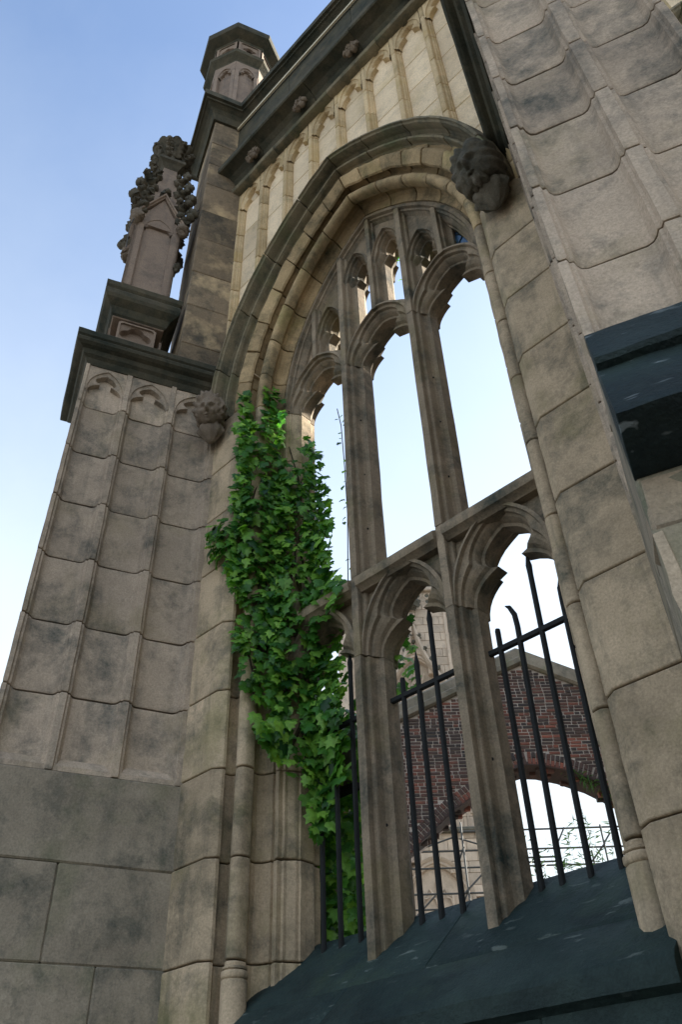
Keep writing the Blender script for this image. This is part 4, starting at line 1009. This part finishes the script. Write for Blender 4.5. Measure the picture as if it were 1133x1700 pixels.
for s_ in (-1, 1):
    mt([(s_*1.1, wz-.1), (s_*.85, wz+.28), (s_*.42, wz+.55)]); mt([(s_*.42, wz-.2), (s_*.6, wz+.2), (s_*.78, wz+.3), (s_*.9, wz+.8)]); mt([(0, wz+.28), (s_*.2, wz+.15), (s_*.40, wz-.2)])
    mt([(0, wz+.95), (s_*.25, wz+1.25), (s_*.35, wz+1.55)]); mt([(s_*.42, wz+.5), (s_*.62, wz+.75), (s_*.70, wz+1.15)]); mt([(0, wz+.28), (s_*.16, wz+.55), (0, wz+.95), ])
    mt([(s_*.78, wz+.28), (s_*.72, wz-.1), (s_*.76, wz-.4)])
# ogee gable with crockets and finial
gz = tz(23.4)
OG = bez((1.62, wz+.25), (1.0, wz+1.3), (.25, wz+1.9), (0, gz), 14) + [(0, gz)]; OG = OG + [(-x, z_) for x, z_ in OG[-2::-1]]
og = ribbon('ogee_gable', OG, [(-.08, .1), (-.07, -.14), (.02, -.26), (.13, -.22), (.15, .1)], 'tower')
for i, (x, z_) in enumerate(OG):
    if i % 2 == 0 and abs(x) > .12: blob(og, 'crocket', tp(TM+x*1.08+(.06 if x > 0 else -.06), -.14, z_+.08), .19, 'tower_dark', [(0, 0, 0, .7), (.5, 0, .4, .5)], 1, .4)
n = 20; V = [tp(TM+r*math.cos(2*math.pi*i/n), o, tz(22.45)+r*math.sin(2*math.pi*i/n)) for r, o in ((.30, .05), (.30, -.08), (.23, -.08), (.20, .02)) for i in range(n)]
part(tw, 'roundel', V, [(k*n+i, k*n+(i+1) % n, (k+1)*n+(i+1) % n, (k+1)*n+i) for k in range(3) for i in range(n)], 'tower', 40)
blob(tw, 'roundel_carving', tp(TM, -.02, tz(22.45)), .15, 'tower_dark', [(0, 0, 0, .8)], 1, .4)
tbox('finial_stem', -.08, .08, -.2, -.02, gz-.1, gz+.55, 'tower_dark', .02)
blob(tw, 'finial', tp(TM, -.16, gz+1.0), .40, 'tower_dark', [(0, 0, 0, .7), (.7, 0, -.1, .6), (-.7, 0, -.1, .6), (.45, .0, .7, .6), (-.45, 0, .7, .6), (0, 0, 1.0, .5), (.8, 0, .4, .4), (-.8, 0, .4, .4)], 2, .45)
# parapet
tbox('parapet_string', -HW-.2, HW+.2, -.22, .5, PT-.05, PT+.17, 'tower', .04)
tbox('parapet_band', -HW, HW, -.0, .5, tz(24.55), PT-.05, 'tower', .02)
for i in range(-7, 8):
    t = i*.42
    for zc in (tz(24.75), tz(25.1)):
        V = []; nq = 12
        for r, o in ((.17, -.05), (.13, -.05), (.11, .0)): V += [tp(TM+t+r*math.cos(2*math.pi*q/nq), o, zc+r*math.sin(2*math.pi*q/nq)) for q in range(nq)]
        part(tw, 'quatrefoil', V, [(k*nq+q, k*nq+(q+1) % nq, (k+1)*nq+(q+1) % nq, (k+1)*nq+q) for k in (0, 1) for q in range(nq)], 'tower', 40)
        part(tw, 'quatrefoil_sinking', [tp(TM+t+.1*math.cos(2*math.pi*q/8), -.012, zc+.1*math.sin(2*math.pi*q/8)) for q in range(8)], [tuple(range(8))], 'tower_dark', None)
for i in range(-4, 5): tbox('merlon', i*.7-.2, i*.7+.2, -.1, .3, PT+.17, PT+.17+(.75 if i % 2 else .55), 'tower_dark', .03)
tbox('parapet_rail', -HW, HW, -.08, .25, PT+.17, PT+.30, 'tower_dark', .03)
# lower stage: string, blind arcade, great arch
tbox('string_course', -HW-.1, HW+.1, -.28, .1, tz(13.42), tz(13.6), 'tower_dark', .05)
for i in range(-8, 9):
    t = i*.36; tbox('arcade_shaft', t-.035, t+.035, -.09, .02, tz(13.6), tz(14.35), 'tower', .015)
    ribbon('arcade_arch', [(t+x, z_) for x, z_ in [(.18, tz(14.2)), (.14, tz(14.38)), (0, tz(14.55))]], [(0, .02), (0, -.08), (.05, -.08), (.05, .02)], 'tower')
    ribbon('arcade_arch', [(t+x, z_) for x, z_ in [(0, tz(14.55)), (-.14, tz(14.38)), (-.18, tz(14.2))]], [(0, .02), (0, -.08), (.05, -.08), (.05, .02)], 'tower')
A0 = aline(aw, az, ah, p=1.7)
V = [tp(TM+x, .24, z_) for x, z_ in A0]; part(tw, 'arch_back', V, [tuple(range(len(V)))], 'tower', None)
ribbon('great_arch', A0, [(-.03, .3), (.0, .08), (.05, .06), (.08, -.02), (.14, -.04), (.17, .0), (.22, -.08), (.30, -.12), (.32, .05)], 'tower')
for x in (-.56, 0, .56): tbox('blind_mullion', x-.05, x+.05, .12, .26, tz(8), az+1.0-abs(x)*.9, 'tower', .02)
for x in (-.84, -.28, .28, .84):
    for zc in (az-.75, az+.15):
        if abs(x) > .5 and zc > az: continue
        for s_ in (-1, 1): part(tw, 'cusped_bar', *tube([tp(TM+x+s_*.26, .15, zc), tp(TM+x+s_*.2, .15, zc+.22), tp(TM+x+s_*.07, .15, zc+.26), tp(TM+x+s_*.12, .15, zc+.38), tp(TM+x, .15, zc+.55)], .04, 5), 'tower', 50)

# ------------------------------------------------------------------ neighbouring apse wall, round the right-hand corner
ctr = Vector((XC, 5.116, 0)); rot = Matrix.Rotation(RD(45), 4, 'Z')
w2 = copy_tree(wall); pos = rot @ (Vector((XC, 0, 0))-ctr) + ctr
w2.location = pos; w2.rotation_euler = (0, 0, RD(45))
w2['label'] = 'yellow sandstone wall and dark hood mould glimpsed at the top right corner'
